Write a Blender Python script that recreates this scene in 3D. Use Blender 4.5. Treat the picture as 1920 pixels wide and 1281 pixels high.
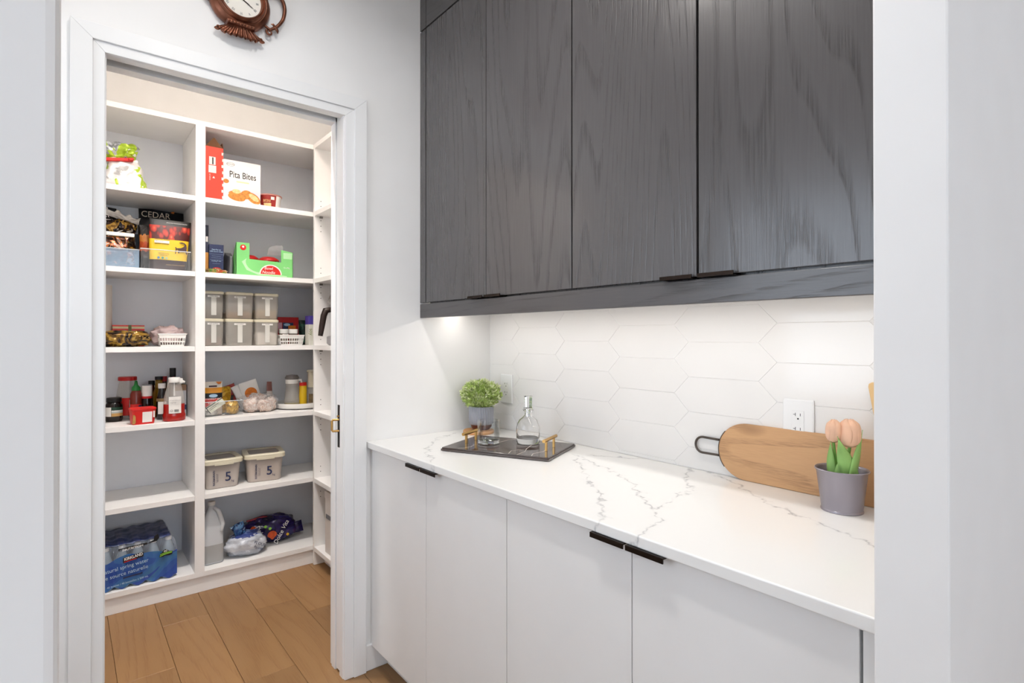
import bpy, bmesh, math, random
from mathutils import Vector, Matrix, noise as mnoise

for _o in list(bpy.data.objects):
    bpy.data.objects.remove(_o, do_unlink=True)
sc = bpy.context.scene
C = sc.collection
R = math.radians
PI = math.pi

# ------------------------------------------------------------------ camera
cam_d = bpy.data.cameras.new('camera')
cam = bpy.data.objects.new('camera', cam_d)
C.objects.link(cam)
cam.location = (0, 0, 1.35)
cam.rotation_euler = (PI / 2 + R(.229), 0, -R(39.04))
cam_d.sensor_width = 36.0
cam_d.lens = 1034.0 / 1920.0 * 36.0
cam_d.shift_y = -13.4 / 1920.0
cam_d.clip_start = 0.02
sc.camera = cam

# ------------------------------------------------------------------ world, lights, exposure
world = bpy.data.worlds.new('daylight')
sc.world = world
world.use_nodes = True
_bg = world.node_tree.nodes['Background']
_bg.inputs['Color'].default_value = (.72, .84, 1, 1)
_bg.inputs['Strength'].default_value = 1.2
sc.view_settings.view_transform = 'Standard'
sc.view_settings.look = 'None'
sc.view_settings.gamma = 1.0
sc.view_settings.use_curve_mapping = False
sc.view_settings.exposure = 1.13
sc.cycles.max_bounces = 10
sc.cycles.diffuse_bounces = 4
sc.cycles.glossy_bounces = 3
sc.cycles.transmission_bounces = 10
sc.cycles.transparent_max_bounces = 8
sc.cycles.use_light_tree = False
sc.cycles.adaptive_threshold = .03


def area(name, loc, rot, sx, sy, power, col, spread=180):
    d = bpy.data.lights.new(name, 'AREA')
    d.shape = 'RECTANGLE'
    d.size = sx
    d.size_y = sy
    d.energy = power
    d.color = col
    d.spread = R(spread)
    o = bpy.data.objects.new(name, d)
    C.objects.link(o)
    o.location = loc
    o.rotation_euler = rot
    return o


# daylight lamps of the added windows, all out of view
area('added_rear_daylight', (0.1, -4.08, 1.65), (R(90), 0, 0), 3.0, 1.9, 18.5, (.84, .92, 1.0))
area('added_servery_daylight', (-.97, 1.3, 1.55), (R(90), 0, R(-90)), 1.2, 1.3, 4.1, (.82, .91, 1.0))  # added daylight to lift the cabinet fronts and pantry bays
area('added_side_daylight', (-3.08, -1.9, 1.65), (R(90), 0, R(-90)), 2.2, 1.7, 3, (.80, .90, 1.0))


# ------------------------------------------------------------------ helpers
def lin(h):
    h = h.lstrip('#')
    out = []
    for i in (0, 2, 4):
        c = int(h[i:i + 2], 16) / 255
        out.append(c / 12.92 if c <= .04045 else ((c + .055) / 1.055) ** 2.4)
    return (*out, 1)


class NT:
    def __init__(s, name):
        s.m = bpy.data.materials.new(name)
        s.m.use_nodes = True
        s.t = s.m.node_tree
        s.b = s.t.nodes['Principled BSDF']

    def n(s, typ, **kw):
        nd = s.t.nodes.new(typ)
        for k, v in kw.items():
            if k.startswith('i_'):
                nd.inputs[k[2:].replace('_', ' ')].default_value = v
            else:
                setattr(nd, k, v)
        return nd

    def l(s, a, b):
        s.t.links.new(a, b)

    def coord(s, kind='Object', scale=(1, 1, 1), rot=(0, 0, 0)):
        tc = s.n('ShaderNodeTexCoord')
        mp = s.n('ShaderNodeMapping')
        mp.inputs['Scale'].default_value = scale
        mp.inputs['Rotation'].default_value = rot
        s.l(tc.outputs[kind], mp.inputs['Vector'])
        return mp.outputs['Vector']

    def ramp(s, fac, stops, interp='LINEAR'):
        r = s.n('ShaderNodeValToRGB')
        r.color_ramp.interpolation = interp
        el = r.color_ramp.elements
        while len(el) < len(stops):
            el.new(.5)
        for e, (p, c) in zip(el, stops):
            e.position = p
            e.color = c
        s.l(fac, r.inputs['Fac'])
        return r.outputs['Color']

    def math(s, op, a, b=None, c=None):
        m = s.n('ShaderNodeMath', operation=op)
        for i, x in enumerate((a, b, c)):
            if x is None:
                continue
            if isinstance(x, (int, float)):
                m.inputs[i].default_value = x
            else:
                s.l(x, m.inputs[i])
        return m.outputs[0]

    def mix(s, fac, a, b):
        m = s.n('ShaderNodeMix', data_type='RGBA')
        for i, x in ((0, fac), (6, a), (7, b)):
            if isinstance(x, (int, float, tuple)):
                m.inputs[i].default_value = x
            else:
                s.l(x, m.inputs[i])
        return m.outputs[2]

    def bump(s, h, strength, dist=.002):
        b = s.n('ShaderNodeBump')
        b.inputs['Strength'].default_value = strength
        b.inputs['Distance'].default_value = dist
        s.l(h, b.inputs['Height'])
        s.l(b.outputs['Normal'], s.b.inputs['Normal'])

    def set(s, **kw):
        for k, v in kw.items():
            s.b.inputs[k.replace('_', ' ')].default_value = v


def mat(name, col, rough=.5, metal=0.0, spec=.5, var=0.0, vscale=8, bump=0.0, bscale=60, alpha=1.0,
        trans=0.0, ior=1.45, coat=0.0, emis=None, estr=0.0, kind='Object'):
    t = NT(name)
    c = lin(col) if isinstance(col, str) else col
    t.set(Roughness=rough, Metallic=metal, IOR=ior, Alpha=alpha)
    t.b.inputs['Specular IOR Level'].default_value = spec
    t.b.inputs['Transmission Weight'].default_value = trans
    t.b.inputs['Coat Weight'].default_value = coat
    v = t.coord(kind)
    nz = t.n('ShaderNodeTexNoise')
    nz.inputs['Scale'].default_value = vscale
    nz.inputs['Detail'].default_value = 1
    t.l(v, nz.inputs['Vector'])
    d = tuple(x * (1 - var) for x in c[:3]) + (1,)
    t.l(t.ramp(nz.outputs['Fac'], [(.35, d), (.65, c)]), t.b.inputs['Base Color'])
    if bump:
        nb = t.n('ShaderNodeTexNoise')
        nb.inputs['Scale'].default_value = bscale
        nb.inputs['Detail'].default_value = 2
        t.l(v, nb.inputs['Vector'])
        t.bump(nb.outputs['Fac'], bump)
    if emis:
        t.b.inputs['Emission Color'].default_value = lin(emis)
        t.b.inputs['Emission Strength'].default_value = estr
    return t.m


def wood(name, light, dark, long_axis='z', cross=3.0, along=.25, rings=26, ringw=.35, pores=.5, rough=.4, bump=.2,
         spec=.5, knots=0.0, rand=0.12, poredark=None):
    """Sawn oak: contour lines of a stretched noise give cathedral grain, a finer stretched noise gives pores."""
    t = NT(name)
    t.set(Roughness=rough)
    t.b.inputs['Specular IOR Level'].default_value = spec
    tc = t.n('ShaderNodeTexCoord')
    oi = t.n('ShaderNodeObjectInfo')
    off = t.n('ShaderNodeVectorMath', operation='SCALE')
    off.inputs[0].default_value = (7.3, 11.7, 5.1)
    t.l(oi.outputs['Random'], off.inputs['Scale'])
    ad = t.n('ShaderNodeVectorMath', operation='ADD')
    t.l(tc.outputs['Object'], ad.inputs[0])
    t.l(off.outputs[0], ad.inputs[1])
    k = 'xyz'.index(long_axis)

    def stretched(cr, al):
        mp = t.n('ShaderNodeMapping')
        s = [cr, cr, cr]
        s[k] = al
        mp.inputs['Scale'].default_value = s
        t.l(ad.outputs[0], mp.inputs['Vector'])
        return mp.outputs[0]
    n1 = t.n('ShaderNodeTexNoise')
    n1.inputs['Scale'].default_value = 1
    n1.inputs['Detail'].default_value = 1.5
    n1.inputs['Roughness'].default_value = .35
    t.l(stretched(cross, along), n1.inputs['Vector'])
    ph = t.math('MULTIPLY', n1.outputs['Fac'], rings)
    fr = t.math('FRACT', ph)
    line = t.ramp(fr, [(0, (1, 1, 1, 1)), (ringw * .35, (.75, .75, .75, 1)), (ringw, (0, 0, 0, 1)), (.93, (.05, .05, .05, 1)), (1, (1, 1, 1, 1))])
    n2 = t.n('ShaderNodeTexNoise')
    n2.inputs['Scale'].default_value = 1
    n2.inputs['Detail'].default_value = 3
    t.l(stretched(cross * 70, along * 26), n2.inputs['Vector'])
    por = t.ramp(n2.outputs['Fac'], [(.42, (0, 0, 0, 1)), (.62, (1, 1, 1, 1))])
    lp = t.math('MULTIPLY', line, t.math('ADD', t.math('MULTIPLY', por, .75), .25))
    pf = t.math('ADD', t.math('MULTIPLY', lp, .8), t.math('MULTIPLY', por, .2 * pores))
    n3 = t.n('ShaderNodeTexNoise')
    n3.inputs['Scale'].default_value = 1
    n3.inputs['Detail'].default_value = 2
    t.l(stretched(cross * 1.6, along * 2.2), n3.inputs['Vector'])
    base = t.mix(t.math('MULTIPLY', n3.outputs['Fac'], .55), lin(light), lin(dark))
    col = t.mix(t.math('MULTIPLY', pf, pores), base, lin(poredark or dark))
    if knots:
        vo = t.n('ShaderNodeTexVoronoi')
        vo.inputs['Scale'].default_value = 1
        t.l(stretched(5.5, 2.2), vo.inputs['Vector'])
        kf = t.ramp(vo.outputs['Distance'], [(.03, (1, 1, 1, 1)), (.13, (0, 0, 0, 1))])
        col = t.mix(t.math('MULTIPLY', kf, knots), col, lin(poredark or dark))
    hs = t.n('ShaderNodeHueSaturation')
    t.l(col, hs.inputs['Color'])
    t.l(t.math('ADD', t.math('MULTIPLY', oi.outputs['Random'], 2 * rand), 1 - rand), hs.inputs['Value'])
    t.l(hs.outputs[0], t.b.inputs['Base Color'])
    t.bump(t.math('SUBTRACT', 1, pf), bump, .0015)
    return t.m


def bands(name, stops, axis=2, rough=.45, metal=0.0, bump=.0, wob=.0, speck=None, interp='CONSTANT', kind='Generated', bscale=9, alpha=1.0):
    """Printed wrapper: colour zones along one axis of the object's own box."""
    t = NT(name)
    t.set(Roughness=rough, Metallic=metal, Alpha=alpha)
    tc = t.n('ShaderNodeTexCoord')
    sp = t.n('ShaderNodeSeparateXYZ')
    t.l(tc.outputs[kind], sp.inputs[0])
    nz = t.n('ShaderNodeTexNoise')
    nz.inputs['Scale'].default_value = bscale
    nz.inputs['Detail'].default_value = 2
    t.l(tc.outputs[kind], nz.inputs['Vector'])
    f = sp.outputs[axis]
    if wob:
        f = t.math('ADD', f, t.math('MULTIPLY', t.math('SUBTRACT', nz.outputs['Fac'], .5), wob))
    col = t.ramp(f, [(p, lin(c)) for p, c in stops], interp)
    if speck:
        n2 = t.n('ShaderNodeTexNoise')
        n2.inputs['Scale'].default_value = speck[1]
        n2.inputs['Detail'].default_value = 1
        t.l(tc.outputs[kind], n2.inputs['Vector'])
        k = t.ramp(n2.outputs['Fac'], [(speck[2], (0, 0, 0, 1)), (speck[2] + .02, (1, 1, 1, 1))])
        col = t.mix(k, col, lin(speck[0]))
    t.l(col, t.b.inputs['Base Color'])
    if bump:
        t.bump(nz.outputs['Fac'], bump, .01)
    return t.m


def patches(name, cols, scale=14, rough=.3, metal=.2, bump=.5, stretch=(1, 1, 1), kind='Object'):
    """Crumpled printed foil: hard-edged patches of several colours."""
    t = NT(name)
    t.set(Roughness=rough, Metallic=metal)
    v = t.coord(kind, stretch)
    nz = t.n('ShaderNodeTexNoise')
    nz.inputs['Scale'].default_value = scale
    nz.inputs['Detail'].default_value = 2.5
    nz.inputs['Distortion'].default_value = .8
    t.l(v, nz.inputs['Vector'])
    lo, hi = .3, .7
    st = [(lo + (hi - lo) * i / len(cols) if i else 0, lin(c)) for i, c in enumerate(cols)]
    t.l(t.ramp(nz.outputs['Fac'], st, 'CONSTANT'), t.b.inputs['Base Color'])
    n2 = t.n('ShaderNodeTexNoise')
    n2.inputs['Scale'].default_value = scale * 2
    t.l(v, n2.inputs['Vector'])
    t.bump(n2.outputs['Fac'], bump, .01)
    return t.m


def spline(pts, n=6):
    """smooth path through points (Catmull-Rom)"""
    P = [Vector(p) for p in pts]
    out = []
    for i in range(len(P) - 1):
        p0, p1, p2, p3 = P[max(i - 1, 0)], P[i], P[i + 1], P[min(i + 2, len(P) - 1)]
        for k in range(n):
            t = k / n
            out.append(.5 * ((2 * p1) + (p2 - p0) * t + (2 * p0 - 5 * p1 + 4 * p2 - p3) * t * t + (3 * p1 - p0 - 3 * p2 + p3) * t ** 3))
    out.append(P[-1])
    return out


class MB:
    """collects geometry for ONE mesh object"""

    def __init__(s):
        s.v = []
        s.f = []

    def add(s, vs, fs, M=None):
        o = len(s.v)
        for p in vs:
            p = Vector(p)
            s.v.append(M @ p if M is not None else p)
        s.f += [tuple(i + o for i in f) for f in fs]
        return s

    def box(s, x0, x1, y0, y1, z0, z1, M=None):
        vs = [(x0, y0, z0), (x1, y0, z0), (x1, y1, z0), (x0, y1, z0), (x0, y0, z1), (x1, y0, z1), (x1, y1, z1), (x0, y1, z1)]
        return s.add(vs, [(0, 3, 2, 1), (4, 5, 6, 7), (0, 1, 5, 4), (1, 2, 6, 5), (2, 3, 7, 6), (3, 0, 4, 7)], M)

    def lathe(s, prof, seg=32, M=None, sx=1.0, sy=1.0, flute=0, famp=0.0, caps=True):
        vs, fs = [], []
        for r, z in prof:
            for k in range(seg):
                a = 2 * PI * k / seg
                q = r * (1 + famp * math.cos(flute * a)) if flute else r
                vs.append((q * math.cos(a) * sx, q * math.sin(a) * sy, z))
        n = len(prof)
        for i in range(n - 1):
            for k in range(seg):
                k2 = (k + 1) % seg
                fs.append((i * seg + k, i * seg + k2, (i + 1) * seg + k2, (i + 1) * seg + k))
        if caps and prof[0][0] > 1e-6:
            fs.append(tuple(reversed(range(seg))))
        if caps and prof[-1][0] > 1e-6:
            fs.append(tuple((n - 1) * seg + k for k in range(seg)))
        return s.add(vs, fs, M)

    def tube(s, path, r, seg=10, M=None, caps=True):
        path = [Vector(p) for p in path]
        n = len(path)
        rs = r if isinstance(r, (list, tuple)) else [r] * n
        vs, fs = [], []
        up = None
        for i, p in enumerate(path):
            d = (path[min(i + 1, n - 1)] - path[max(i - 1, 0)]).normalized()
            if up is None:
                up = Vector((0, 0, 1)) if abs(d.z) < .9 else Vector((1, 0, 0))
            x = d.cross(up)
            if x.length < 1e-6:
                x = d.orthogonal()
            x.normalize()
            up = x.cross(d).normalized()
            for k in range(seg):
                a = 2 * PI * k / seg
                vs.append(p + (x * math.cos(a) + up * math.sin(a)) * rs[i])
        for i in range(n - 1):
            for k in range(seg):
                k2 = (k + 1) % seg
                fs.append((i * seg + k, i * seg + k2, (i + 1) * seg + k2, (i + 1) * seg + k))
        if caps:
            fs.append(tuple(reversed(range(seg))))
            fs.append(tuple((n - 1) * seg + k for k in range(seg)))
        return s.add(vs, fs, M)

    def prism(s, poly, a, b, plane='xz', M=None):
        """polygon in a plane, extruded between a and b along the third axis"""
        n = len(poly)

        def pt(p, h):
            if plane == 'xz':
                return (p[0], h, p[1])
            if plane == 'yz':
                return (h, p[0], p[1])
            return (p[0], p[1], h)
        vs = [pt(p, a) for p in poly] + [pt(p, b) for p in poly]
        fs = [tuple(range(n)), tuple(reversed(range(n, 2 * n)))]
        fs += [(i, i + n, (i + 1) % n + n, (i + 1) % n) for i in range(n)]
        return s.add(vs, fs, M)

    def grid(s, fn, nu, nv, M=None):
        vs = [fn(i / nu, j / nv) for j in range(nv + 1) for i in range(nu + 1)]
        fs = [(j * (nu + 1) + i, j * (nu + 1) + i + 1, (j + 1) * (nu + 1) + i + 1, (j + 1) * (nu + 1) + i) for j in range(nv) for i in range(nu)]
        return s.add(vs, fs, M)

    def build(s, name, m, parent=None, smooth=False, bevel=0.0, bseg=2, w=False, weld=0.0, angle=40, loc=None, solid=0.0):
        off = Vector((0, 0, 0))
        if w:
            q = parent
            while q is not None:
                off += q.location
                q = q.parent
        if loc is not None:
            off = off + Vector(loc)
        me = bpy.data.meshes.new(name)
        me.from_pydata([p - off for p in s.v], [], s.f)
        bm = bmesh.new()
        bm.from_mesh(me)
        if weld:
            bmesh.ops.remove_doubles(bm, verts=bm.verts, dist=weld)
        bmesh.ops.recalc_face_normals(bm, faces=bm.faces)
        if bevel:
            es = [e for e in bm.edges if len(e.link_faces) == 2 and e.calc_face_angle(0) > R(30)]
            bmesh.ops.bevel(bm, geom=es, offset=bevel, segments=bseg, affect='EDGES', profile=.5, clamp_overlap=True)
        bm.to_mesh(me)
        bm.free()
        if smooth:
            for p in me.polygons:
                p.use_smooth = True
            me.set_sharp_from_angle(angle=R(angle))
        me.materials.append(m)
        o = bpy.data.objects.new(name, me)
        C.objects.link(o)
        if parent is not None:
            o.parent = parent
        if loc is not None:
            o.location = loc
        if solid:
            md = o.modifiers.new('solid', 'SOLIDIFY')
            md.thickness = solid
        return o


def tag(o, label, cat, group=None):
    o['label'] = label
    o['category'] = cat
    if group:
        o['group'] = group
    return o


def thing(name, loc, label, cat, rotz=0.0, group=None):
    o = bpy.data.objects.new(name, None)
    o.empty_display_size = .05
    C.objects.link(o)
    o.location = loc
    o.rotation_euler = (0, 0, rotz)
    return tag(o, label, cat, group)


def struct(o):
    o['kind'] = 'structure'
    return o


def stuff(o):
    o['kind'] = 'stuff'
    return o


def text(name, s, size, m, parent, loc, rot=(R(90), 0, 0), xs=1.0, align='CENTER', shear=0.0, ext=.0002, bold=0.0):
    cu = bpy.data.curves.new(name, 'FONT')
    cu.body = s
    cu.size = size
    cu.align_x = align
    cu.align_y = 'CENTER'
    cu.shear = shear
    cu.extrude = ext
    cu.offset = bold
    cu.resolution_u = 3
    t = bpy.data.objects.new(name, cu)
    C.objects.link(t)
    me = bpy.data.meshes.new_from_object(t)
    C.objects.unlink(t)
    bpy.data.objects.remove(t)
    me.name = name
    me.materials.clear()
    me.materials.append(m)
    o = bpy.data.objects.new(name, me)
    C.objects.link(o)
    o.parent = parent
    o.location = loc
    o.rotation_euler = rot
    o.scale = (xs, 1, 1)
    return o


def bag_mesh(w, d, h, seed, crumple=.008, nu=26, nv=26, top=.45, bot=.18, topw=1.0, lean=0.0, fq=14, zig=.0):
    """pillow bag standing on its lower seam, seams pinched, walls crumpled"""
    mb = MB()
    sd = Vector((seed * 3.1, seed * 1.7, seed * .9))

    def side(sg):
        def fn(i, j):
            u = i * 2 - 1
            v = j
            pv = min(1, (v / bot)) ** .5 if bot > 0 else 1
            pt = min(1, ((1 - v) / top)) ** .75 if top > 0 else 1
            th = d / 2 * max(0, 1 - abs(u) ** 3.2) ** .6 * pv * pt
            ww = w / 2 * (1 + (topw - 1) * v)
            p = Vector((u * ww, sg * th, v * h))
            q = Vector((p.x * fq, p.z * fq, sg * 2)) + sd
            e = (1 - abs(u) ** 8)
            nz = mnoise.noise(q) + .5 * mnoise.noise(q * 2.3)
            p.y += nz * crumple * (e if 0 < v < 1 else .0) + lean * v * v
            q2 = Vector((p.x * fq, p.z * fq, 7)) + sd
            p.x += mnoise.noise(q2) * crumple * .7
            p.z = max(0, p.z + mnoise.noise(q2 + Vector((5, 5, 5))) * crumple * (.9 if v > .02 else 0) + (zig * math.sin(u * 9 + seed) if v > .9 else 0))
            return p
        return fn
    mb.grid(side(-1), nu, nv)
    mb.grid(side(1), nu, nv)
    return mb


def blob_mesh(rx, ry, rz, seed, amp=.15, fq=2.2, nu=32, nv=20, flat=.0, pw=2.6):
    """lumpy heap resting on z=0"""
    mb = MB()
    sd = Vector((seed * 2.3, seed * 4.1, seed))

    def fn(i, j):
        a = 2 * PI * i
        b = PI * j - PI / 2
        f = lambda t: math.copysign(abs(t) ** (2 / pw), t)
        d = Vector((f(math.cos(b)) * f(math.cos(a)), f(math.cos(b)) * f(math.sin(a)), f(math.sin(b))))
        k = 1 + amp * (mnoise.noise(d * fq + sd) + .6 * mnoise.noise(d * fq * 2.4 + sd) + .3 * mnoise.noise(d * fq * 5 + sd))
        p = Vector((d.x * rx * k, d.y * ry * k, rz + d.z * rz * k))
        p.z = max(flat, p.z)
        return p
    mb.grid(fn, nu, nv)
    return mb


def rrect(w, h, r, n=5, cx=0, cy=0):
    pts = []
    for sx, sy, a0 in ((1, 1, 0), (-1, 1, 90), (-1, -1, 180), (1, -1, 270)):
        for k in range(n + 1):
            a = R(a0 + 90 * k / n)
            pts.append((cx + sx * (w / 2 - r) + r * math.cos(a), cy + sy * (h / 2 - r) + r * math.sin(a)))
    return pts


def loft(mb, rings, M=None, cap0=True, cap1=True):
    n = len(rings[0])
    vs = [p for r in rings for p in r]
    fs = []
    for i in range(len(rings) - 1):
        for k in range(n):
            k2 = (k + 1) % n
            fs.append((i * n + k, i * n + k2, (i + 1) * n + k2, (i + 1) * n + k))
    if cap0:
        fs.append(tuple(reversed(range(n))))
    if cap1:
        fs.append(tuple((len(rings) - 1) * n + k for k in range(n)))
    return mb.add(vs, fs, M)


def tub(mb, spec, inner=None):
    """rounded-rectangle loft: spec = [(w, d, r, z), ...]"""
    return loft(mb, [[(x, y, z) for x, y in rrect(w, d, r)] for w, d, r, z in spec])


def quad(mb, x0, x1, z0, z1, y, t=.0004):
    """thin print facing -y"""
    return mb.box(x0, x1, y - t, y, z0, z1)


# ------------------------------------------------------------------ materials
m_wall = mat('white wall paint', '#f3f2f1', .62, var=.015)
m_ceil = mat('ceiling paint', '#f2f1ef', .8, var=.02)
m_trim = mat('white trim enamel', '#f1f1f1', .32, var=.015)
m_melamine = mat('white melamine', '#f3f1ef', .42, var=.02)
m_lower = mat('satin white lacquer', '#eeedec', .33, var=.012)
m_cavity = mat('shadow gap black', '#0c0b0b', .7)
m_tile = mat('glazed white tile', '#f0eeec', .09, spec=.55, var=.02, vscale=5, bump=.05, bscale=9)
m_grout = mat('white grout', '#f5f3f1', .85, var=.05, vscale=60)
m_upper = wood('dark stained oak', '#565354', '#413f40', 'z', cross=3.2, along=.28, rings=30, ringw=.3, pores=.6, rough=.27, bump=.5, spec=.8, poredark='#1f1c1b', rand=.06)
m_upper.node_tree.nodes['Principled BSDF'].inputs['Coat Weight'].default_value = .25
m_upper.node_tree.nodes['Principled BSDF'].inputs['Coat Roughness'].default_value = .16
m_upper_h = wood('dark stained oak rail', '#565354', '#413f40', 'y', cross=4, along=.4, rings=22, ringw=.3, pores=.55, rough=.3, bump=.4, spec=.8, poredark='#2a2625', rand=.04)
m_floor = wood('oak floor', '#9a764f', '#7f5c39', 'y', cross=4.2, along=.42, rings=16, ringw=.5, pores=.42, rough=.42, bump=.12, spec=.4, knots=.5, rand=.13, poredark='#6f4522')
m_board = wood('acacia board', '#d9ae82', '#ba895c', 'y', cross=7, along=.9, rings=7, ringw=.5, pores=.45, rough=.45, bump=.1, spec=.35, knots=.5, rand=.02, poredark='#5d3518')
m_bronze = mat('dark bronze', '#2c221c', .34, metal=.85, var=.1)
m_black = mat('matte black', '#121212', .45)
m_gold = mat('brushed brass', '#cfa463', .28, metal=1.0, var=.08, vscale=40)
m_steel = mat('steel', '#8f8a86', .3, metal=1.0, var=.05)
m_wire = mat('dark steel wire', '#5d5550', .32, metal=1.0, var=.05)
m_glass = mat('clear glass', '#ffffff', .0, trans=1.0, ior=1.45, spec=.5)


def thin_glass():
    t = NT('thin clear glass')
    out = t.t.nodes['Material Output']
    tr = t.n('ShaderNodeBsdfTransparent')
    tr.inputs['Color'].default_value = (.97, .98, .98, 1)
    gl = t.n('ShaderNodeBsdfGlossy')
    gl.inputs['Roughness'].default_value = .02
    lw = t.n('ShaderNodeLayerWeight')
    lw.inputs['Blend'].default_value = .3
    mx = t.n('ShaderNodeMixShader')
    t.l(t.math('ADD', t.math('MULTIPLY', lw.outputs['Fresnel'], .4), .015), mx.inputs[0])
    t.l(tr.outputs[0], mx.inputs[1])
    t.l(gl.outputs[0], mx.inputs[2])
    t.l(mx.outputs[0], out.inputs['Surface'])
    return t.m


m_thin = thin_glass()
m_white = mat('white plastic', '#eceae6', .38, var=.02)
m_cream = mat('cream plastic', '#ddd5bd', .42, var=.03)
m_clear = mat('clear plastic', '#dfe3e6', .06, alpha=.06, spec=.6)
m_clear2 = mat('smoky clear plastic', '#d2cbc1', .14, alpha=.42, spec=.6)
m_film = mat('thin clear film', '#ece8ea', .1, alpha=.16, spec=.8, bump=.5, bscale=40)
m_ink = mat('black print', '#191716', .5)
m_inkgrey = mat('grey print', '#7d7d80', .5)
m_paper = mat('white print', '#ece9e4', .5, var=.03)
m_red = mat('red print', '#d3231d', .42, var=.05)
m_redcap = mat('red plastic', '#b81717', .35, var=.05)
m_navy = mat('navy print', '#262f55', .45, var=.06)
m_green = mat('green plastic', '#12742c', .38)
m_copper = mat('antique copper', '#8f5a44', .34, metal=.7, var=.45, vscale=26, bump=.15, bscale=40)
m_orangeprint = mat('orange print', '#dd7a1c', .5, var=.25, vscale=40)
m_yellow = mat('yellow print', '#e3b91f', .42, var=.06)
m_brownprint = mat('brown print', '#3b1d24', .45)

# quartz with veins along fixed paths
VEINS = [[(1.381, 1.355), (1.286, 1.234), (1.187, 1.106), (1.148, 1.03), (1.097, .975), (1.066, .958), (1.027, .917), (.99, .88), (.93, .85), (.888, .84)],
         [(1.444, 1.417), (1.37, 1.241), (1.339, 1.146), (1.276, 1.012), (1.213, .944), (1.116, .829)],
         [(1.552, 1.018), (1.447, .95), (1.358, .874), (1.27, .866), (1.178, .85), (1.116, .829), (1.073, .778), (.976, .753), (.92, .75)],
         [(1.60, 1.0), (1.519, .837), (1.457, .78), (1.399, .671), (1.334, .542), (1.276, .404)],
         [(1.341, 2.045), (1.21, 1.987), (1.10, 1.86), (1.025, 1.757), (.96, 1.593), (.93, 1.56)],
         [(1.45, 1.36), (1.53, 1.25), (1.58, 1.2)]]


def quartz():
    t = NT('white quartz')
    t.set(Roughness=.2)
    tc = t.n('ShaderNodeTexCoord')
    nz = t.n('ShaderNodeTexNoise')
    nz.inputs['Scale'].default_value = 24
    nz.inputs['Detail'].default_value = 3
    t.l(tc.outputs['Object'], nz.inputs['Vector'])
    sb = t.n('ShaderNodeVectorMath', operation='SUBTRACT')
    t.l(nz.outputs['Color'], sb.inputs[0])
    sb.inputs[1].default_value = (.5, .5, .5)
    scl = t.n('ShaderNodeVectorMath', operation='MULTIPLY_ADD')
    t.l(sb.outputs[0], scl.inputs[0])
    scl.inputs[1].default_value = (.085, .085, 0)
    t.l(tc.outputs['Object'], scl.inputs[2])
    fl = t.n('ShaderNodeVectorMath', operation='MULTIPLY')
    t.l(scl.outputs[0], fl.inputs[0])
    fl.inputs[1].default_value = (1, 1, 0)
    p = fl.outputs[0]
    dmin = None
    for line in VEINS:
        for a, b in zip(line[:-1], line[1:]):
            A = Vector((a[0], a[1], 0))
            BA = Vector((b[0], b[1], 0)) - A
            pa = t.n('ShaderNodeVectorMath', operation='SUBTRACT')
            t.l(p, pa.inputs[0])
            pa.inputs[1].default_value = A
            dt = t.n('ShaderNodeVectorMath', operation='DOT_PRODUCT')
            t.l(pa.outputs[0], dt.inputs[0])
            dt.inputs[1].default_value = BA / BA.length_squared
            cl = t.n('ShaderNodeClamp')
            t.l(dt.outputs['Value'], cl.inputs[0])
            sv = t.n('ShaderNodeVectorMath', operation='SCALE')
            sv.inputs[0].default_value = BA
            t.l(cl.outputs[0], sv.inputs['Scale'])
            df = t.n('ShaderNodeVectorMath', operation='DISTANCE')
            t.l(pa.outputs[0], df.inputs[0])
            t.l(sv.outputs[0], df.inputs[1])
            dmin = df.outputs['Value'] if dmin is None else t.math('MINIMUM', dmin, df.outputs['Value'])
    n2 = t.n('ShaderNodeTexNoise')
    n2.inputs['Scale'].default_value = 30
    t.l(tc.outputs['Object'], n2.inputs['Vector'])
    brk = t.ramp(n2.outputs['Fac'], [(.36, (.12, .12, .12, 1)), (.6, (1, 1, 1, 1))])
    core = t.ramp(dmin, [(0, (1, 1, 1, 1)), (.003, (.4, .4, .4, 1)), (.007, (.06, .06, .06, 1)), (.03, (0, 0, 0, 1))])
    f = t.math('MULTIPLY', core, brk)
    t.l(t.mix(t.math('MULTIPLY', f, .62), lin('#f1f0ee'), lin('#85858c')), t.b.inputs['Base Color'])
    return t.m


m_quartz = quartz()

# ------------------------------------------------------------------ room shell
CEIL = 3.05
YW = 2.11      # servery face of the door wall
XW = 1.573     # face of the tiles
NF, NB = .2046, .2945   # near wall, kitchen face and servery face
JX = .92

mb = MB().box(-3.3, 3.6, -4.3, 3.9, -.12, -.013)
floor = struct(mb.build('floor', m_floor))
rnd = random.Random(4)
seam0, pit = .163, .1925
joints = {0: 2.62, 1: 3.02, 2: 2.327, 3: 2.917}
for k in range(-6, 8):
    x0 = seam0 + k * pit
    j = joints.get(k, rnd.uniform(2.2, 3.2))
    cuts = [j + 1.9 * i for i in range(-2, 3)]
    for a, b in zip(cuts[:-1], cuts[1:]):
        a, b = max(a, .0), min(b, 3.72)
        if b - a < .05:
            continue
        cx, cy = x0 + pit / 2, (a + b) / 2
        pm = MB().box(-pit / 2 + .0006, pit / 2 - .0006, -(b - a) / 2 + .0006, (b - a) / 2 - .0006, -.0125, 0)
        po = pm.build('plank', m_floor, floor, bevel=.0012, bseg=1)
        po.location = (cx, cy, 0)

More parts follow.
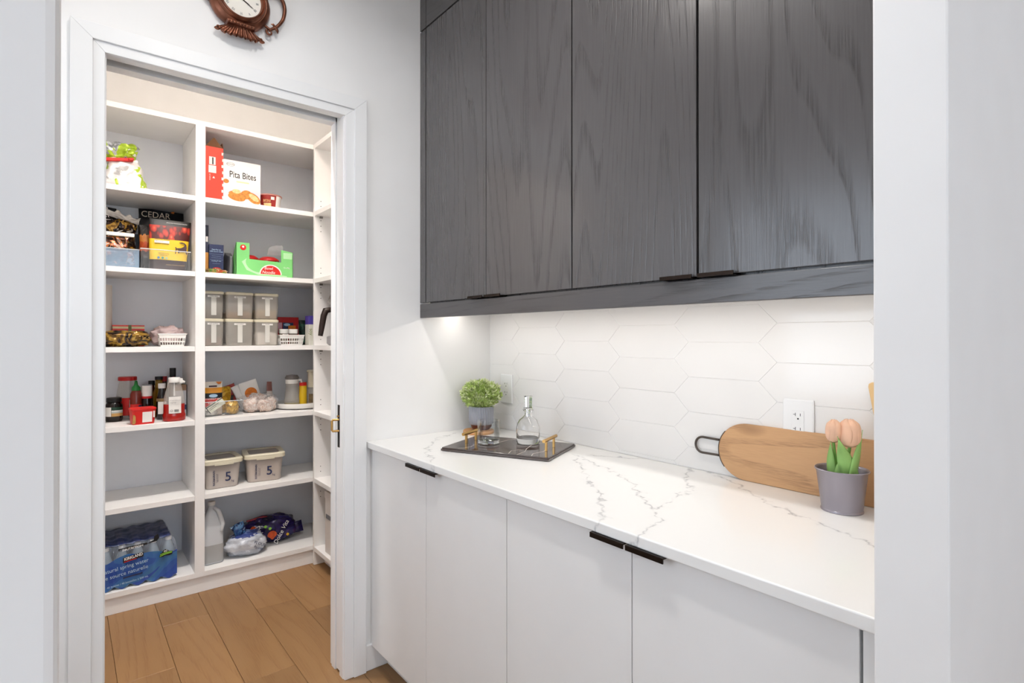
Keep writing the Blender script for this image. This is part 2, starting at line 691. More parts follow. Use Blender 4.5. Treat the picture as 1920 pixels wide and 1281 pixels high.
struct(MB().box(-3.3, 3.6, -4.3, 3.9, CEIL, CEIL + .1).build('ceiling', m_ceil))
OX0, OX1, OZ = .098, .853, 2.222
mb = MB().box(-1.0, OX0 - .018, YW, YW + .125, 0, CEIL).box(OX1 + .055, 1.8, YW, YW + .125, 0, CEIL)
mb.box(OX0 - .018, OX1 + .055, YW, YW + .125, OZ + .03, CEIL)
mb.box(OX1 + .018, OX1 + .055, YW, YW + .034, 0, OZ + .03)
mb.box(OX1 + .018, OX1 + .055, YW + .092, YW + .125, 0, OZ + .03)
struct(mb.build('wall_back', m_wall))
wall_right = struct(MB().box(XW + .0016, XW + .12, NB, YW, 0, CEIL).build('wall_right', m_grout))
mb = MB().box(-1.0, -.9, NB, .7, 0, CEIL).box(-1.0, -.9, 1.9, YW, 0, CEIL).box(-1.0, -.9, .7, 1.9, 0, .9).box(-1.0, -.9, .7, 1.9, 2.2, CEIL)  # opening left for the added servery window
struct(mb.build('wall_left', m_wall))
mb = MB().box(-3.3, -.0015, NF, NB, 0, CEIL).box(JX, 3.6, NF, NB, 0, CEIL).box(-.0015, JX, NF, NB, 2.5, CEIL)
struct(mb.build('wall_front', m_wall, bevel=.003))
# pantry shell
PXL, PXR, PYB = -.16, 1.56, 3.72
struct(MB().box(PXL - .1, PXL, YW + .125, PYB + .1, 0, CEIL).build('wall_pantry_left', m_wall))
struct(MB().box(PXR, PXR + .1, YW + .125, PYB + .1, 0, CEIL).build('wall_pantry_right', m_wall))
struct(MB().box(PXL, PXR, PYB, PYB + .1, 0, CEIL).build('wall_pantry_back', m_wall))
# kitchen shell behind the camera, with openings for two added windows
mb = MB().box(-3.3, 3.6, -4.15, -4.05, 0, .7).box(-3.3, 3.6, -4.15, -4.05, 2.6, CEIL)
mb.box(-3.3, -1.4, -4.15, -4.05, .7, 2.6).box(1.6, 3.6, -4.15, -4.05, .7, 2.6)
struct(mb.build('wall_kitchen_rear', m_wall))
mb = MB().box(-3.15, -3.05, -4.05, NF, 0, .8).box(-3.15, -3.05, -4.05, NF, 2.5, CEIL)
mb.box(-3.15, -3.05, -4.05, -3.0, .8, 2.5).box(-3.15, -3.05, -.8, NF, .8, 2.5)
struct(mb.build('wall_kitchen_left', m_wall))
struct(MB().box(3.45, 3.55, -4.05, NF, 0, CEIL).build('wall_kitchen_right', m_wall))
m_pane = mat('window glass', '#ffffff', 0, alpha=.12)
w1 = struct(MB().box(-1.4, 1.6, -4.12, -4.06, .7, .76).box(-1.4, 1.6, -4.12, -4.06, 2.54, 2.6).box(-1.4, -1.34, -4.12, -4.06, .76, 2.54)
            .box(1.54, 1.6, -4.12, -4.06, .76, 2.54).box(.07, .13, -4.12, -4.06, .76, 2.54).build('added_window_1', m_trim))  # window added out of view as a daylight source
for a, b in ((-1.34, .07), (.13, 1.54)):
    MB().box(a, b, -4.105, -4.1, .76, 2.54).build('pane', m_pane, w1)
w2 = struct(MB().box(-3.12, -3.06, -3, -.8, .8, .86).box(-3.12, -3.06, -3, -.8, 2.44, 2.5).box(-3.12, -3.06, -3, -2.94, .86, 2.44)
            .box(-3.12, -3.06, -.86, -.8, .86, 2.44).build('added_window_2', m_trim))  # second added window, unseen, for daylight from the left
MB().box(-3.105, -3.1, -2.94, -.86, .86, 2.44).build('pane', m_pane, w2)

w3 = struct(MB().box(-.965, -.91, .7, 1.9, .9, .95).box(-.965, -.91, .7, 1.9, 2.15, 2.2).box(-.965, -.91, .7, .75, .95, 2.15).box(-.965, -.91, 1.85, 1.9, .95, 2.15).build('added_window_3', m_trim))  # window added out of view to brighten cabinet fronts and bays
MB().box(-.94, -.935, .75, 1.85, .95, 2.15).build('pane', m_pane, w3)

# door casing (stepped profile) and jamb
t1 = struct(MB().box(-.001, .001, YW - .001, YW, 2.2, 2.201).build('trim_1', m_trim))
CX0, CX1, CZ = .0095, .9435, 2.302


def casing(poly_xz, y0, y1, nm):
    return MB().prism(poly_xz, y0, y1).build(nm, m_trim, t1, bevel=.0015)


def frame_side(xo, xi, xs, zo, zi, zs, nm):
    # outer thick band then thinner inner band, mitred at the head
    casing([(xo, 0), (xs, 0), (xs, zs), (xo, zo)], YW - .02, YW, nm)
    casing([(xs, 0), (xi, 0), (xi, zi), (xs, zs)], YW - .0135, YW, nm + '_step')


frame_side(CX0, OX0 - .004, .064, CZ, OZ - .0, 2.2535, 'casing')
frame_side(CX1, OX1 + .003, .8925, CZ, OZ - .0, 2.2535, 'casing')
casing([(CX0, CZ), (.064, 2.2535), (.8925, 2.2535), (CX1, CZ)], YW - .02, YW, 'head_casing')
casing([(.064, 2.2535), (OX0 - .004, OZ), (OX1 + .003, OZ), (.8925, 2.2535)], YW - .0135, YW, 'head_casing_step')
MB().box(OX0 - .018, OX0, YW, YW + .125, 0, OZ + .03).build('jamb', m_trim, t1, bevel=.001)
MB().box(OX1, OX1 + .018, YW, YW + .034, 0, OZ + .02).build('jamb', m_trim, t1, bevel=.0015)
MB().box(OX1, OX1 + .018, YW + .082, YW + .118, 0, OZ + .02).build('jamb', m_trim, t1, bevel=.0015)
MB().box(OX0, OX1 + .05, YW, YW + .034, OZ, OZ + .03).build('head_jamb', m_trim, t1, bevel=.0015)
MB().box(OX0, OX1 + .05, YW + .082, YW + .125, OZ, OZ + .03).build('head_jamb', m_trim, t1, bevel=.0015)
MB().box(OX0, OX1 + .05, YW + .034, YW + .082, OZ + .022, OZ + .03).build('door_track', m_cavity, t1)
# pantry-side casing
for a, b in ((OX0 - .085, OX0 - .004), (OX1 + .004, OX1 + .085)):
    MB().box(a, b, YW + .125, YW + .14, 0, OZ + .08).build('casing', m_trim, t1, bevel=.0015)
MB().box(OX0 - .004, OX1 + .004, YW + .125, YW + .14, OZ + .004, OZ + .08).build('head_casing', m_trim, t1)

# pocket door slid back into the wall: only its leading edge, lock plate and edge pull show
d1 = struct(MB().box(OX1 + .004, OX1 + .05, YW + .04, YW + .076, .012, OZ + .016).build('door_1', m_trim, bevel=.001))
MB().box(OX1 + .0025, OX1 + .006, YW + .043, YW + .062, .905, 1.075).build('lock_plate', m_bronze, d1)
MB().tube([(OX1 - .004, YW + .05, 1.03), (OX1 + .003, YW + .05, 1.03)], .004).build('screw', m_gold, d1, smooth=True)
MB().tube([(OX1 + .004, YW + .05, 1.016), (OX1 - .02, YW + .056, 1.016), (OX1 - .022, YW + .058, 1.012), (OX1 - .022, YW + .058, .975), (OX1 - .02, YW + .056, .971), (OX1 + .004, YW + .05, .971)], .0045).build('edge_pull', m_gold, d1, smooth=True)

bb = [('baseboard_back', CX1, 1.2, YW - .014, YW), ('baseboard_left', -.9, CX0, YW - .014, YW)]
for nm, a, b, c, d in bb:
    struct(MB().box(a, b, c, d, 0, .105).build(nm, m_trim, bevel=.004))

# ------------------------------------------------------------------ backsplash tiles (elongated hexagons)
FL, DG, HH = .2305, .0545, .0565     # flat length, point length, half height
PITCH = .2862


def clip(poly, ax, val, keep_less):
    out = []
    n = len(poly)
    for i in range(n):
        a, b = poly[i], poly[(i + 1) % n]
        ia = (a[ax] <= val) == keep_less
        ib = (b[ax] <= val) == keep_less
        if ia:
            out.append(a)
        if ia != ib:
            t = (val - a[ax]) / (b[ax] - a[ax])
            out.append((a[0] + t * (b[0] - a[0]), a[1] + t * (b[1] - a[1])))
    return out


g = .0008
for k in range(-1, 7):
    ys = .511 + PITCH * k
    for r in range(-4, 5):
        zc = 1.2195 + .1128 * r + (0 if k % 2 == 0 else .0564)
        yc = ys + FL / 2
        poly = [(yc - FL / 2 - DG + g * 1.4, zc), (yc - FL / 2 + g * .4, zc - HH + g), (yc + FL / 2 - g * .4, zc - HH + g), (yc + FL / 2 + DG - g * 1.4, zc),
                (yc + FL / 2 - g * .4, zc + HH - g), (yc - FL / 2 + g * .4, zc + HH - g)]
        for ax, v, less in ((0, YW - .001, True), (0, NB + .001, False), (1, .9265, False), (1, 1.478, True)):
            if poly:
                poly = clip(poly, ax, v, less)
        if len(poly) < 3:
            continue
        area2 = abs(sum(poly[i][0] * poly[(i + 1) % len(poly)][1] - poly[(i + 1) % len(poly)][0] * poly[i][1] for i in range(len(poly))))
        if area2 < 2e-4:
            continue
        MB().prism(poly, XW, XW + .008, 'yz').build('tile', m_tile, wall_right, bevel=.0007, bseg=2, weld=.0003)

# ------------------------------------------------------------------ upper cabinets
UX = 1.1965
UZ0, UZ1, UZ2 = 1.496, 2.672, 3.045
ud = [2.06, 1.627, 1.187, .758, .329]


def upper_pair(ya, yb, yc, label, label2, gap):
    root = thing('upper_cabinet', (UX, yc, UZ0), label, 'cabinet')
    MB().box(UX + .022, XW + .0015, yc + .001, ya - .001, 1.4885, UZ1).build('body', m_upper, root, w=True)
    for y0, y1, hs in ((yb, ya, -1), (yc, yb, 1)):
        g0 = gap / 2 if y0 == yb else .0025
        g1 = gap / 2 if y1 == yb else .0025
        dr = MB().box(UX, UX + .02, y0 + g0, y1 - g1, UZ0, UZ1 - .004).build('door', m_upper, root, w=True, bevel=.0012)
        h0, h1 = (yb + .008, yb + .1) if hs < 0 else (yb - .1, yb - .008)
        MB().box(UX - .014, UX + .018, h0, h1, UZ0 - .0035, UZ0 - .001).box(UX - .015, UX - .0125, h0, h1, UZ0 - .0035, UZ0 + .006).build('handle', m_bronze, dr, w=True)
    r2 = thing('upper_cabinet', (UX, yc, UZ1), label2, 'cabinet')
    MB().box(UX + .022, XW + .0015, yc + .001, ya - .001, UZ1 + .001, UZ2).build('body', m_upper, r2, w=True)
    for y0, y1 in ((yb, ya), (yc, yb)):
        MB().box(UX, UX + .02, y0 + .002, y1 - .002, UZ1 + .003, UZ2).build('door', m_upper_h, r2, w=True, bevel=.0012)


upper_pair(ud[0], ud[1], ud[2], 'dark oak upper cabinet with two tall doors next to the white door wall', 'short dark oak cabinet on top, above the far pair of tall doors', .0032)
upper_pair(ud[2], ud[3], ud[4], 'dark oak upper cabinet with two tall doors nearest the right wall end', 'short dark oak cabinet on top, above the near pair of tall doors', .006)
tag(MB().box(UX, UX + .02, ud[0] + .004, YW - .001, UZ0, UZ1 - .004).build('filler_strip', m_upper, bevel=.0012), 'narrow dark oak filler strip between upper doors and white wall', 'filler strip')
tag(MB().box(UX, UX + .02, ud[0] + .0005, YW - .001, UZ1 + .003, UZ2).build('filler_strip', m_upper_h), 'dark oak filler at top beside short cabinet and white wall', 'filler strip')
tag(MB().box(UX, UX + .022, NB + .001, YW - .001, 1.4302, 1.4895).build('light_rail', m_upper_h, bevel=.0015), 'dark oak light rail running under the upper cabinet doors', 'light rail')
led = thing('led_strip', (1.36, 1.2, 1.484), 'thin warm light strip mounted underneath the upper cabinets', 'light strip')
MB().box(1.35, 1.37, .33, YW - .02, 1.479, 1.4884).build('channel', m_steel, led, w=True)
m_led = mat('led diffuser', '#fff3e0', .4, emis='#fff0dc', estr=6)
MB().box(1.352, 1.368, .33, YW - .02, 1.477, 1.479).build('diffuser', m_led, led, w=True)
l_led = area('led_light', (1.36, 1.21, 1.4755), (0, 0, 0), .014, 1.72, .76, (1.0, .99, .98))

# ------------------------------------------------------------------ base cabinets and worktop
FX = .949
DX = .969
bd = [2.098, 1.665, 1.219, .777, .3288]
m_handle = m_bronze


def base_pair(ya, yb, yc, label):
    root = thing('base_cabinet', (DX, yc, 0), label, 'cabinet')
    MB().box(DX + .021, XW + .0015, yc + .001, ya - .001, .095, .8985).build('body', m_lower, root, w=True)
    MB().box(DX + .07, DX + .085, yc + .001, ya - .001, 0.001, .095).build('toe_kick', m_lower, root, w=True)
    for y0, y1, hs in ((yb, ya, -1), (yc, yb, 1)):
        dr = MB().box(DX, DX + .02, y0 + .0012, y1 - .0012, .098, .8955).build('door', m_lower, root, w=True, bevel=.0012)
        h0, h1 = (yb + .0035, yb + .1) if hs < 0 else (yb - .1, yb - .0035)
        poly = [(DX + .018, .8995), (DX + .018, .8965), (DX - .0245, .8965), (DX - .0245, .888), (DX - .0275, .888), (DX - .0275, .8985), (DX - .0265, .8995)]
        MB().prism(poly, h0, h1, 'xz').build('handle', m_handle, dr, w=True)


base_pair(bd[0], bd[1], bd[2], 'white base cabinet with two flat doors under the tray, beside the doorway')
base_pair(bd[2], bd[3], bd[4], 'white base cabinet with two flat doors nearest the right wall end')
tag(MB().box(DX, DX + .02, bd[0] + .0015, YW - .001, .098, .8955).build('filler_strip', m_lower), 'thin white filler strip between base cabinet and baseboard wall', 'filler strip')
tag(MB().box(DX, DX + .02, NB + .001, bd[4] - .004, .098, .8955).build('filler_strip', m_lower), 'white filler strip between base cabinet and the right wall end', 'filler strip')
tag(MB().box(FX, XW + .0015, NB + .001, YW - .001, .8995, .925).build('worktop', m_quartz, bevel=.003, bseg=3), 'white quartz worktop with fine grey veins along the tiled wall', 'countertop')

# ------------------------------------------------------------------ ceiling lamps
m_lampglow = mat('lamp glow', '#fff6e6', .5, emis='#fff2e0', estr=14)


def pot_light(x, y, power, col, label, size=.11, spread=150):
    r = thing('recessed_light', (x, y, CEIL), label, 'ceiling light')
    ring = MB().lathe([(.045, .0), (.075, -.001), (.078, -.005), (.07, -.008), (.052, -.004), (.045, 0)], 32, caps=False)
    ring.build('ring', m_trim, r, smooth=True)
    MB().lathe([(.046, -.0005), (.046, -.003)], 24).build('lens', m_lampglow, r)
    d = bpy.data.lights.new('lamp', 'AREA')
    d.shape = 'DISK'
    d.size = size
    d.energy = power
    d.color = col
    d.spread = R(spread)
    o = bpy.data.objects.new('lamp', d)
    C.objects.link(o)
    o.parent = r
    o.location = (0, 0, -.012)
    return r


WARM = (1.0, .86, .73)
pot_light(.0, 1.5, .7, (1, .98, .96), 'round recessed ceiling lamp in the servery above the doorway side')
pot_light(.42, 1.0, 6.2, (1, .98, .96), 'added unseen ceiling lamp in the servery near the kitchen opening')  # unseen lamp, added to reach the lower pantry bays through the doorway
pot_light(.72, 2.38, 4.2, WARM, 'round recessed ceiling lamp inside the pantry at the right', .3, 180)
pot_light(.42, 2.36, 7.4, (1, .97, .95), 'added unseen ceiling lamp inside the pantry at the left', .12, 115)  # narrow-beam lamp added to brighten the lower pantry bays
for i, (x, y) in enumerate(((-1.2, -1.0), (.6, -1.2), (2.2, -1.0), (-.3, -2.8), (1.6, -2.8))):  # unseen kitchen lamps, added as light sources
    lab = ('front left', 'front middle', 'front right', 'rear left', 'rear right')[i]
    pot_light(x, y, .6, (1, .93, .85), 'added unseen lamp in the kitchen ceiling, ' + lab + ' of five').__setitem__('group', 'added kitchen lamps')

# ================================================================== things on the worktop
WZ = .9252

# --- tray with brass handles
rot = math.atan2(-.9, .434)
tray = thing('serving_tray', (1.307, 1.628, WZ), 'dark glossy rectangular tray with brass handles on the worktop', 'tray', rot)
m_tray = mat('dark glossy stone', '#564a46', .07, spec=.6, var=.25, vscale=9)
MB().prism(rrect(.43, .285, .003, 2), .0015, .0085, 'xy').build('base', m_tray, tray, bevel=.001)
MB().prism(rrect(.424, .279, .003, 2), .0085, .0135, 'xy').build('top', m_tray, tray, bevel=.0012)
m_inlay = mat('pale vein', '#e9ddd4', .15)
for pts in ([(-.142, -.138), (-.118, -.09), (-.122, -.05), (-.06, .02), (-.05, .1), (-.02, .138)],
            [(.062, -.138), (.05, -.09), (.085, -.03), (.075, .04), (.12, .138)], [(.095, -.138), (.10, -.08), (.085, -.03)], [(.15, -.138), (.14, -.1), (.16, -.05), (.15, .02)]):
    b = MB()
    for (xa, ya), (xb, yb) in zip(pts[:-1], pts[1:]):
        d = Vector((xb - xa, yb - ya, 0)).normalized()
        n = Vector((-d.y, d.x, 0)) * .0011
        A, B2 = Vector((xa, ya, .0137)), Vector((xb, yb, .0137))
        b.add([A - n, B2 - n, B2 + n, A + n], [(0, 1, 2, 3)])
    b.build('vein', m_inlay, tray)
for sx in (-1, 1):
    hr = MB().tube([(sx * .165, -.062, .052), (sx * .165, .062, .052)], .0062, 16).build('handle', m_gold, tray, smooth=True)
    for sy in (-1, 1):
        MB().box(sx * .165 - .004, sx * .165 + .004, sy * .038 - .004, sy * .038 + .004, .0135, .049).build('post', m_gold, hr, bevel=.0008)

# --- tumbler and decanter
TZ = WZ + .0137
tum = thing('tumbler', (1.268, 1.706, TZ), 'short clear whisky glass standing on the dark tray', 'glass')
MB().lathe([(0, .0), (.038, .0), (.042, .003), (.0425, .02), (.0435, .088), (.0425, .0895), (.0415, .088), (.0395, .024), (.036, .019), (0, .0175)], 48).build('bowl', m_thin, tum, smooth=True, angle=60)
MB().lathe([(0, .001), (.0405, .003), (.0405, .017), (.034, .0185), (0, .0165)], 40).build('thick_base', m_glass, tum, smooth=True, angle=60)
dec = thing('decanter', (1.392, 1.618, TZ), 'round clear glass decanter with tall stopper on the dark tray', 'decanter')
prof = [(0, 0), (.040, 0), (.0445, .004), (.0455, .03), (.0455, .058), (.043, .074), (.034, .09), (.021, .1), (.0145, .108), (.0135, .118), (.016, .124), (.0205, .127), (.0205, .129),
        (.0125, .1285), (.0105, .118), (.0115, .108), (.018, .098), (.031, .087), (.0395, .072), (.042, .057), (.042, .03), (.0395, .02), (0, .017)]
MB().lathe(prof, 48).build('bottle', m_glass, dec, smooth=True, angle=60)
MB().lathe([(0, .1), (.0075, .1), (.0095, .13), (.0195, .1305), (.0195, .133), (.0155, .136), (.0165, .178), (.0185, .182), (0, .1825)], 6, ).build('stopper', m_glass, dec)

# --- fern-like plant in ribbed pot on a wooden coaster
tag(MB().lathe([(0, 0), (.066, 0), (.068, .004), (.068, .011), (.066, .014), (0, .014)], 48).build('coaster', wood('beech', '#d8a26b', '#b97c46', 'x', cross=12, along=1.5, rings=8, pores=.3, rough=.5, bump=.05, rand=.02), smooth=True, loc=None),
    'round light wooden coaster under the ribbed plant pot', 'coaster').location = (1.42, 1.985, WZ)
pl = thing('potted_plant', (1.438, 1.99, WZ + .0142), 'bushy light green plant in a ribbed grey pot', 'potted plant')
m_rib = mat('ribbed grey glaze', '#a4a6af', .28, var=.1, vscale=20)
MB().lathe([(.046, .022), (.053, .028), (.0535, .1), (.052, .102), (.049, .1), (.048, .03)], 180, flute=30, famp=.035).build('pot', m_rib, pl, smooth=True, angle=70)
MB().lathe([(0, 0), (.036, 0), (.046, .012), (.0475, .03), (.047, .088), (0, .09)], 40).build('pot_foot', mat('brown glaze', '#5a2c1c', .3), pl, smooth=True)
rnd = random.Random(11)


def leafy(name, parent, m, n, cz, rx, rz, seed, base):
    rr = random.Random(seed)
    b = MB()
    for _ in range(n):
        while True:
            d = Vector((rr.uniform(-1, 1), rr.uniform(-1, 1), rr.uniform(-.55, 1)))
            if .15 < d.length <= 1:
                break
        d = d.normalized() * (.55 + .45 * rr.random() ** .5)
        p = Vector((d.x * rx, d.y * rx, cz + d.z * rz))
        out = Vector((d.x, d.y, d.z * .6 + .45)).normalized()
        side = out.cross(Vector((rr.uniform(-1, 1), rr.uniform(-1, 1), rr.uniform(-1, 1))))
        if side.length < .05:
            continue
        side.normalize()
        nrm = out.cross(side)
        for q in range(3):
            o2 = (out + side * rr.uniform(-.7, .7) + nrm * rr.uniform(-.7, .7)).normalized()
            L, w = rr.uniform(.013, .021), rr.uniform(.0024, .0036)
            s2 = o2.cross(nrm + out * .3).normalized() * w
            b.add([p, p + o2 * L * .5 + s2, p + o2 * L, p + o2 * L * .5 - s2], [(0, 1, 2, 3)])
        if rr.random() < .16:
            b.tube([(p.x * .25, p.y * .25, base), (p.x * .7, p.y * .7, (p.z + base) / 2), p], .0009, 4, caps=False)
    return stuff(b.build(name, m, parent))


m_leaf = mat('pale green leaf', '#d3ea8c', .55, var=.45, vscale=55)
m_leaf2 = mat('cream green leaf tip', '#f0f8c4', .55, var=.2, vscale=55)
leafy('foliage', pl, m_leaf, 760, .15, .084, .058, 3, .095)
leafy('foliage_tips', pl, m_leaf2, 330, .156, .088, .06, 9, .095)

# --- leaning board with steel loop
brd = thing('cutting_board', (1.556, .49, WZ), 'long wooden serving board with steel loop handle leaning on tiles', 'cutting board')
Rr, Yl, Yr = .083, .9167, .30
tilt = Matrix.Rotation(R(2.5), 4, 'Y')
zc = .0835
pts = []
for k in range(25):
    a = R(90 + 180 * k / 24)
    pts.append((Yl - Rr * 1.05 - math.cos(a) * Rr * 1.05, zc + math.sin(a) * Rr))
pts += [(Yr, zc - Rr), (Yr, zc + Rr)]
MB().prism([(y - .49, z) for y, z in pts], 0, .012, 'yz', M=tilt).build('board', m_board, brd, bevel=.002)
band = []
for k in range(13):
    a = R(140 + 80 * k / 12)
    band.append((.006, Yl - Rr * 1.05 - math.cos(a) * (Rr * 1.05 + .0008) - .49, zc + math.sin(a) * (Rr + .0008)))
bb2 = MB()
vs = []
for p in band:
    vs += [(p[0] - .0075, p[1], p[2]), (p[0] + .0075, p[1], p[2])]
bb2.add(vs, [(2 * i, 2 * i + 1, 2 * i + 3, 2 * i + 2) for i in range(12)], tilt)
bb2.build('band', m_wire, brd, smooth=True, solid=.0015)
hp = [(.006, Yl - .49 + .002, zc + .0235)]
for k in range(13):
    a = R(90 - 180 * k / 12)
    hp.append((.006, .975 - .49 + math.cos(a) * .0245, zc + math.sin(a) * .0245 - .0))
hp.append((.006, Yl - .49 + .002, zc - .0235))
MB().tube(hp, .0036, 10, M=tilt).build('loop_handle', m_wire, brd, smooth=True)

# --- tulips in dark pot
tp = thing('tulip_pot', (1.478, .541, WZ), 'two peach tulips in a small dark metal pot', 'potted plant')
m_gun = mat('gunmetal', '#a09ba4', .33, metal=.6, var=.06)
MB().lathe([(.040, .004), (.0445, .002), (.0455, .0), (.0465, .002), (.0455, .005), (.0445, .006), (.0555, .096), (.0585, .098), (.0595, .1005), (.058, .1025), (.0555, .1005), (.054, .097), (.044, .012), (0, .012)], 56).build('pot', m_gun, tp, smooth=True, angle=50)
MB().lathe([(0, .05), (.03, .051), (.0485, .048)], 28).build('soil', mat('dark liner', '#141214', .8), tp)
m_tulip = mat('peach petal', '#f8c9aa', .5, var=.12, vscale=30)
m_tleaf = mat('tulip leaf', '#a6d87c', .42, var=.3, vscale=18)
m_tstem = mat('tulip stem', '#86b85a', .45, var=.1)


def tulip(cx, cy, cz, r, h, lean, n0):
    M = Matrix.Translation((cx, cy, cz)) @ Matrix.Rotation(lean[0], 4, 'X') @ Matrix.Rotation(lean[1], 4, 'Y')
    fl = MB().lathe([(.003, -.002), (r * .45, .001), (r * .8, h * .1), (r * .9, h * .3), (r * .86, h * .6), (r * .68, h * .86), (r * .3, h * .97), (0, h * .98)], 20, M=M)
    fo = fl.build('flower', m_tulip, tp, smooth=True, angle=80)
    for k in range(6):
        a0 = n0 + k * PI / 3
        rr = r * (1.0 if k % 2 else 1.045)

        def fn(i, j, a0=a0, rr=rr):
            u = i * 2 - 1
            wid = .8 * math.sin(PI * (j * .72 + .14)) ** .6
            a = a0 + u * wid
            prof = [.42, .84, .98, 1.0, 1.0, .97, .82, .3]
            x = j * (len(prof) - 1)
            q = int(min(x, len(prof) - 2))
            pr = prof[q] + (prof[q + 1] - prof[q]) * (x - q)
            rad = rr * pr * (1.0 - .05 * u * u)
            return Vector((rad * math.cos(a), rad * math.sin(a), h * (j * (1 - .07 * abs(u) ** 2))))
        MB().grid(fn, 8, 12, M=M).build('petal', m_tulip, fo, smooth=True, solid=.0006, angle=80)
    top = M @ Vector((0, 0, 0))
    MB().tube([(cx * .35, cy * .35, .05), (cx * .6, cy * .6, cz * .6), top], .0036, 10).build('stem', m_tstem, tp, smooth=True)


# local axes: image-right is about (+.78, -.63), towards camera (-.63, -.78)
ir = Vector((.777, -.63, 0))
tc_ = Vector((-.63, -.777, 0))
f1 = ir * -.016 + tc_ * -.008
f2 = ir * .016 + tc_ * .006
tulip(f1.x, f1.y, .166, .0175, .056, (R(4), R(-6)), .2)
tulip(f2.x, f2.y, .156, .0242, .068, (R(-3), R(4)), .9)


def tleaf(b0, b1, z0, z1, wid, bend, twist):
    base, tip = Vector(b0), Vector(b1)
    d = tip - base
    ax = ir * math.cos(twist) + tc_ * math.sin(twist)

    def fn(i, j):
        u = i * 2 - 1
        c = base + d * (j ** 1.15)
        c.z = z0 + (z1 - z0) * j
        w = wid * (math.sin(PI * min(1, j * .8 + .2)) ** .75) * (1 - j ** 5)
        p = c + ax * (u * w) + tc_ * (bend * math.sin(PI * j) - .006 * u * u * math.sin(PI * j))
        return p
    MB().grid(fn, 6, 14).build('leaf', m_tleaf, tp, smooth=True, solid=.0012, angle=80)


tleaf(ir * .014 + tc_ * .022, ir * -.022 + tc_ * .020, .06, .184, .021, .006, .15)
tleaf(ir * .006 + tc_ * .026, ir * .044 + tc_ * .012, .06, .198, .018, .006, -.5)
tleaf(ir * -.02 + tc_ * -.002, ir * -.025 + tc_ * -.004, .06, .17, .011, .002, .9)
tleaf(ir * -.012 + tc_ * .016, ir * -.004 + tc_ * .012, .06, .14, .014, .002, .3)
tleaf(ir * .014 + tc_ * .0, ir * .022 + tc_ * -.006, .06, .16, .013, .0, .2)

# --- pale wooden spatula standing beside the tulips, mostly behind the wall end
spn = thing('wooden_spatula', (1.536, .474, WZ), 'pale wooden spatula leaning against the tiles at the right wall end', 'spatula')
m_spoon = mat('pale birch', '#e9c48c', .5, var=.1, vscale=14)
sm = Matrix.Rotation(R(3.0), 4, 'Y')
MB().prism([(-.006, 0), (.006, 0), (.006, .2), (.022, .235), (.034, .3), (.033, .308), (.026, .312), (-.026, .312), (-.033, .306), (-.034, .3), (-.022, .235), (-.006, .2)], 0, .007, 'yz', M=sm).build('blade', m_spoon, spn, bevel=.002)

# --- sockets on the tiled wall
def outlet(y, z, label, w=.083, h=.13):
    r = thing('wall_socket', (XW - .001, y, z), label, 'socket')
    pm = MB()
    loft(pm, [[(0, a, b) for a, b in rrect(w, h, .003, 2)], [(-.004, a, b) for a, b in rrect(w, h, .003, 2)], [(-.006, a, b) for a, b in rrect(w - .006, h - .006, .003, 2)]])
    pm.build('plate', m_trim, r, smooth=True, angle=20)
    MB().box(-.0075, -.006, -.0165, .0165, -.034, .034).build('insert', m_trim, r, bevel=.0006)
    for s in (1, -1):
        zc2 = s * .0195
        MB().box(-.0078, -.0074, .0052, .0066, zc2 - .0005, zc2 + .0085).box(-.0078, -.0074, .0066, .0115, zc2 + .0033, zc2 + .0047).build('slot', m_ink, r)
        MB().box(-.0078, -.0074, -.0078, -.0064, zc2 - .0, zc2 + .0075).build('slot', m_ink, r)
        MB().lathe([(.0024, 0), (.0024, .0004)], 12, M=Matrix.Translation((-.0074, -.0012, zc2 - .0075)) @ Matrix.Rotation(R(-90), 4, 'Y')).build('ground_hole', m_ink, r)
    return r


outlet(1.974, 1.112, 'white double wall socket behind the bushy green plant')
outlet(.6835, 1.112, 'white double wall socket partly behind the wooden board')

# ================================================================== teapot-shaped wall clock over the doorway
ck = thing('wall_clock', (.4725, YW, 2.52), 'ornate copper teapot-shaped clock hanging above the doorway', 'clock')
MY = Matrix.Rotation(R(90), 4, 'X')      # lathe axis z -> -y


def along_y(prof, seg=48):
    return MB().lathe(prof, seg, M=MY)


along_y([(0, 0), (.092, 0), (.099, .008), (.1, .02), (.094, .034), (.082, .042), (.076, .041), (.07, .03), (0, .03)], 56).build('body', m_copper, ck, smooth=True)
MB().lathe([(.0625, .036), (.0645, .05), (.068, .054), (.072, .05), (.075, .053), (.079, .048), (.082, .04)], 56, M=MY, caps=False).build('bezel', m_copper, ck, smooth=True, angle=60)
m_dial = mat('ivory dial', '#efeae0', .4, var=.03)
MB().lathe([(0, .04), (.064, .04)], 48, M=MY, caps=False).build('dial', m_dial, ck)
for k, s in enumerate(('XII', 'I', 'II', 'III', 'IIII', 'V', 'VI', 'VII', 'VIII', 'IX', 'X', 'XI')):
    a = R(90 - 30 * k)
    t = text('numeral', s, .0125, m_inkgrey, ck, (math.cos(a) * .0505, -.0405, math.sin(a) * .0505), xs=.75)
    t.rotation_euler = (R(90), R(30 * k), 0)
for L, wd, ang in ((.032, .0016, 118), (.047, .0012, 120)):
    d = Vector((math.sin(R(ang)), 0, math.cos(R(ang))))
    n = Vector((d.z, 0, -d.x)) * wd
    o = Vector((0, -.0425, 0))
    MB().add([o - n - d * .008, o + n - d * .008, o + d * L * .8 + n, o + d * L, o + d * L * .8 - n], [(0, 1, 2, 3, 4)]).build('hand', m_ink, ck)
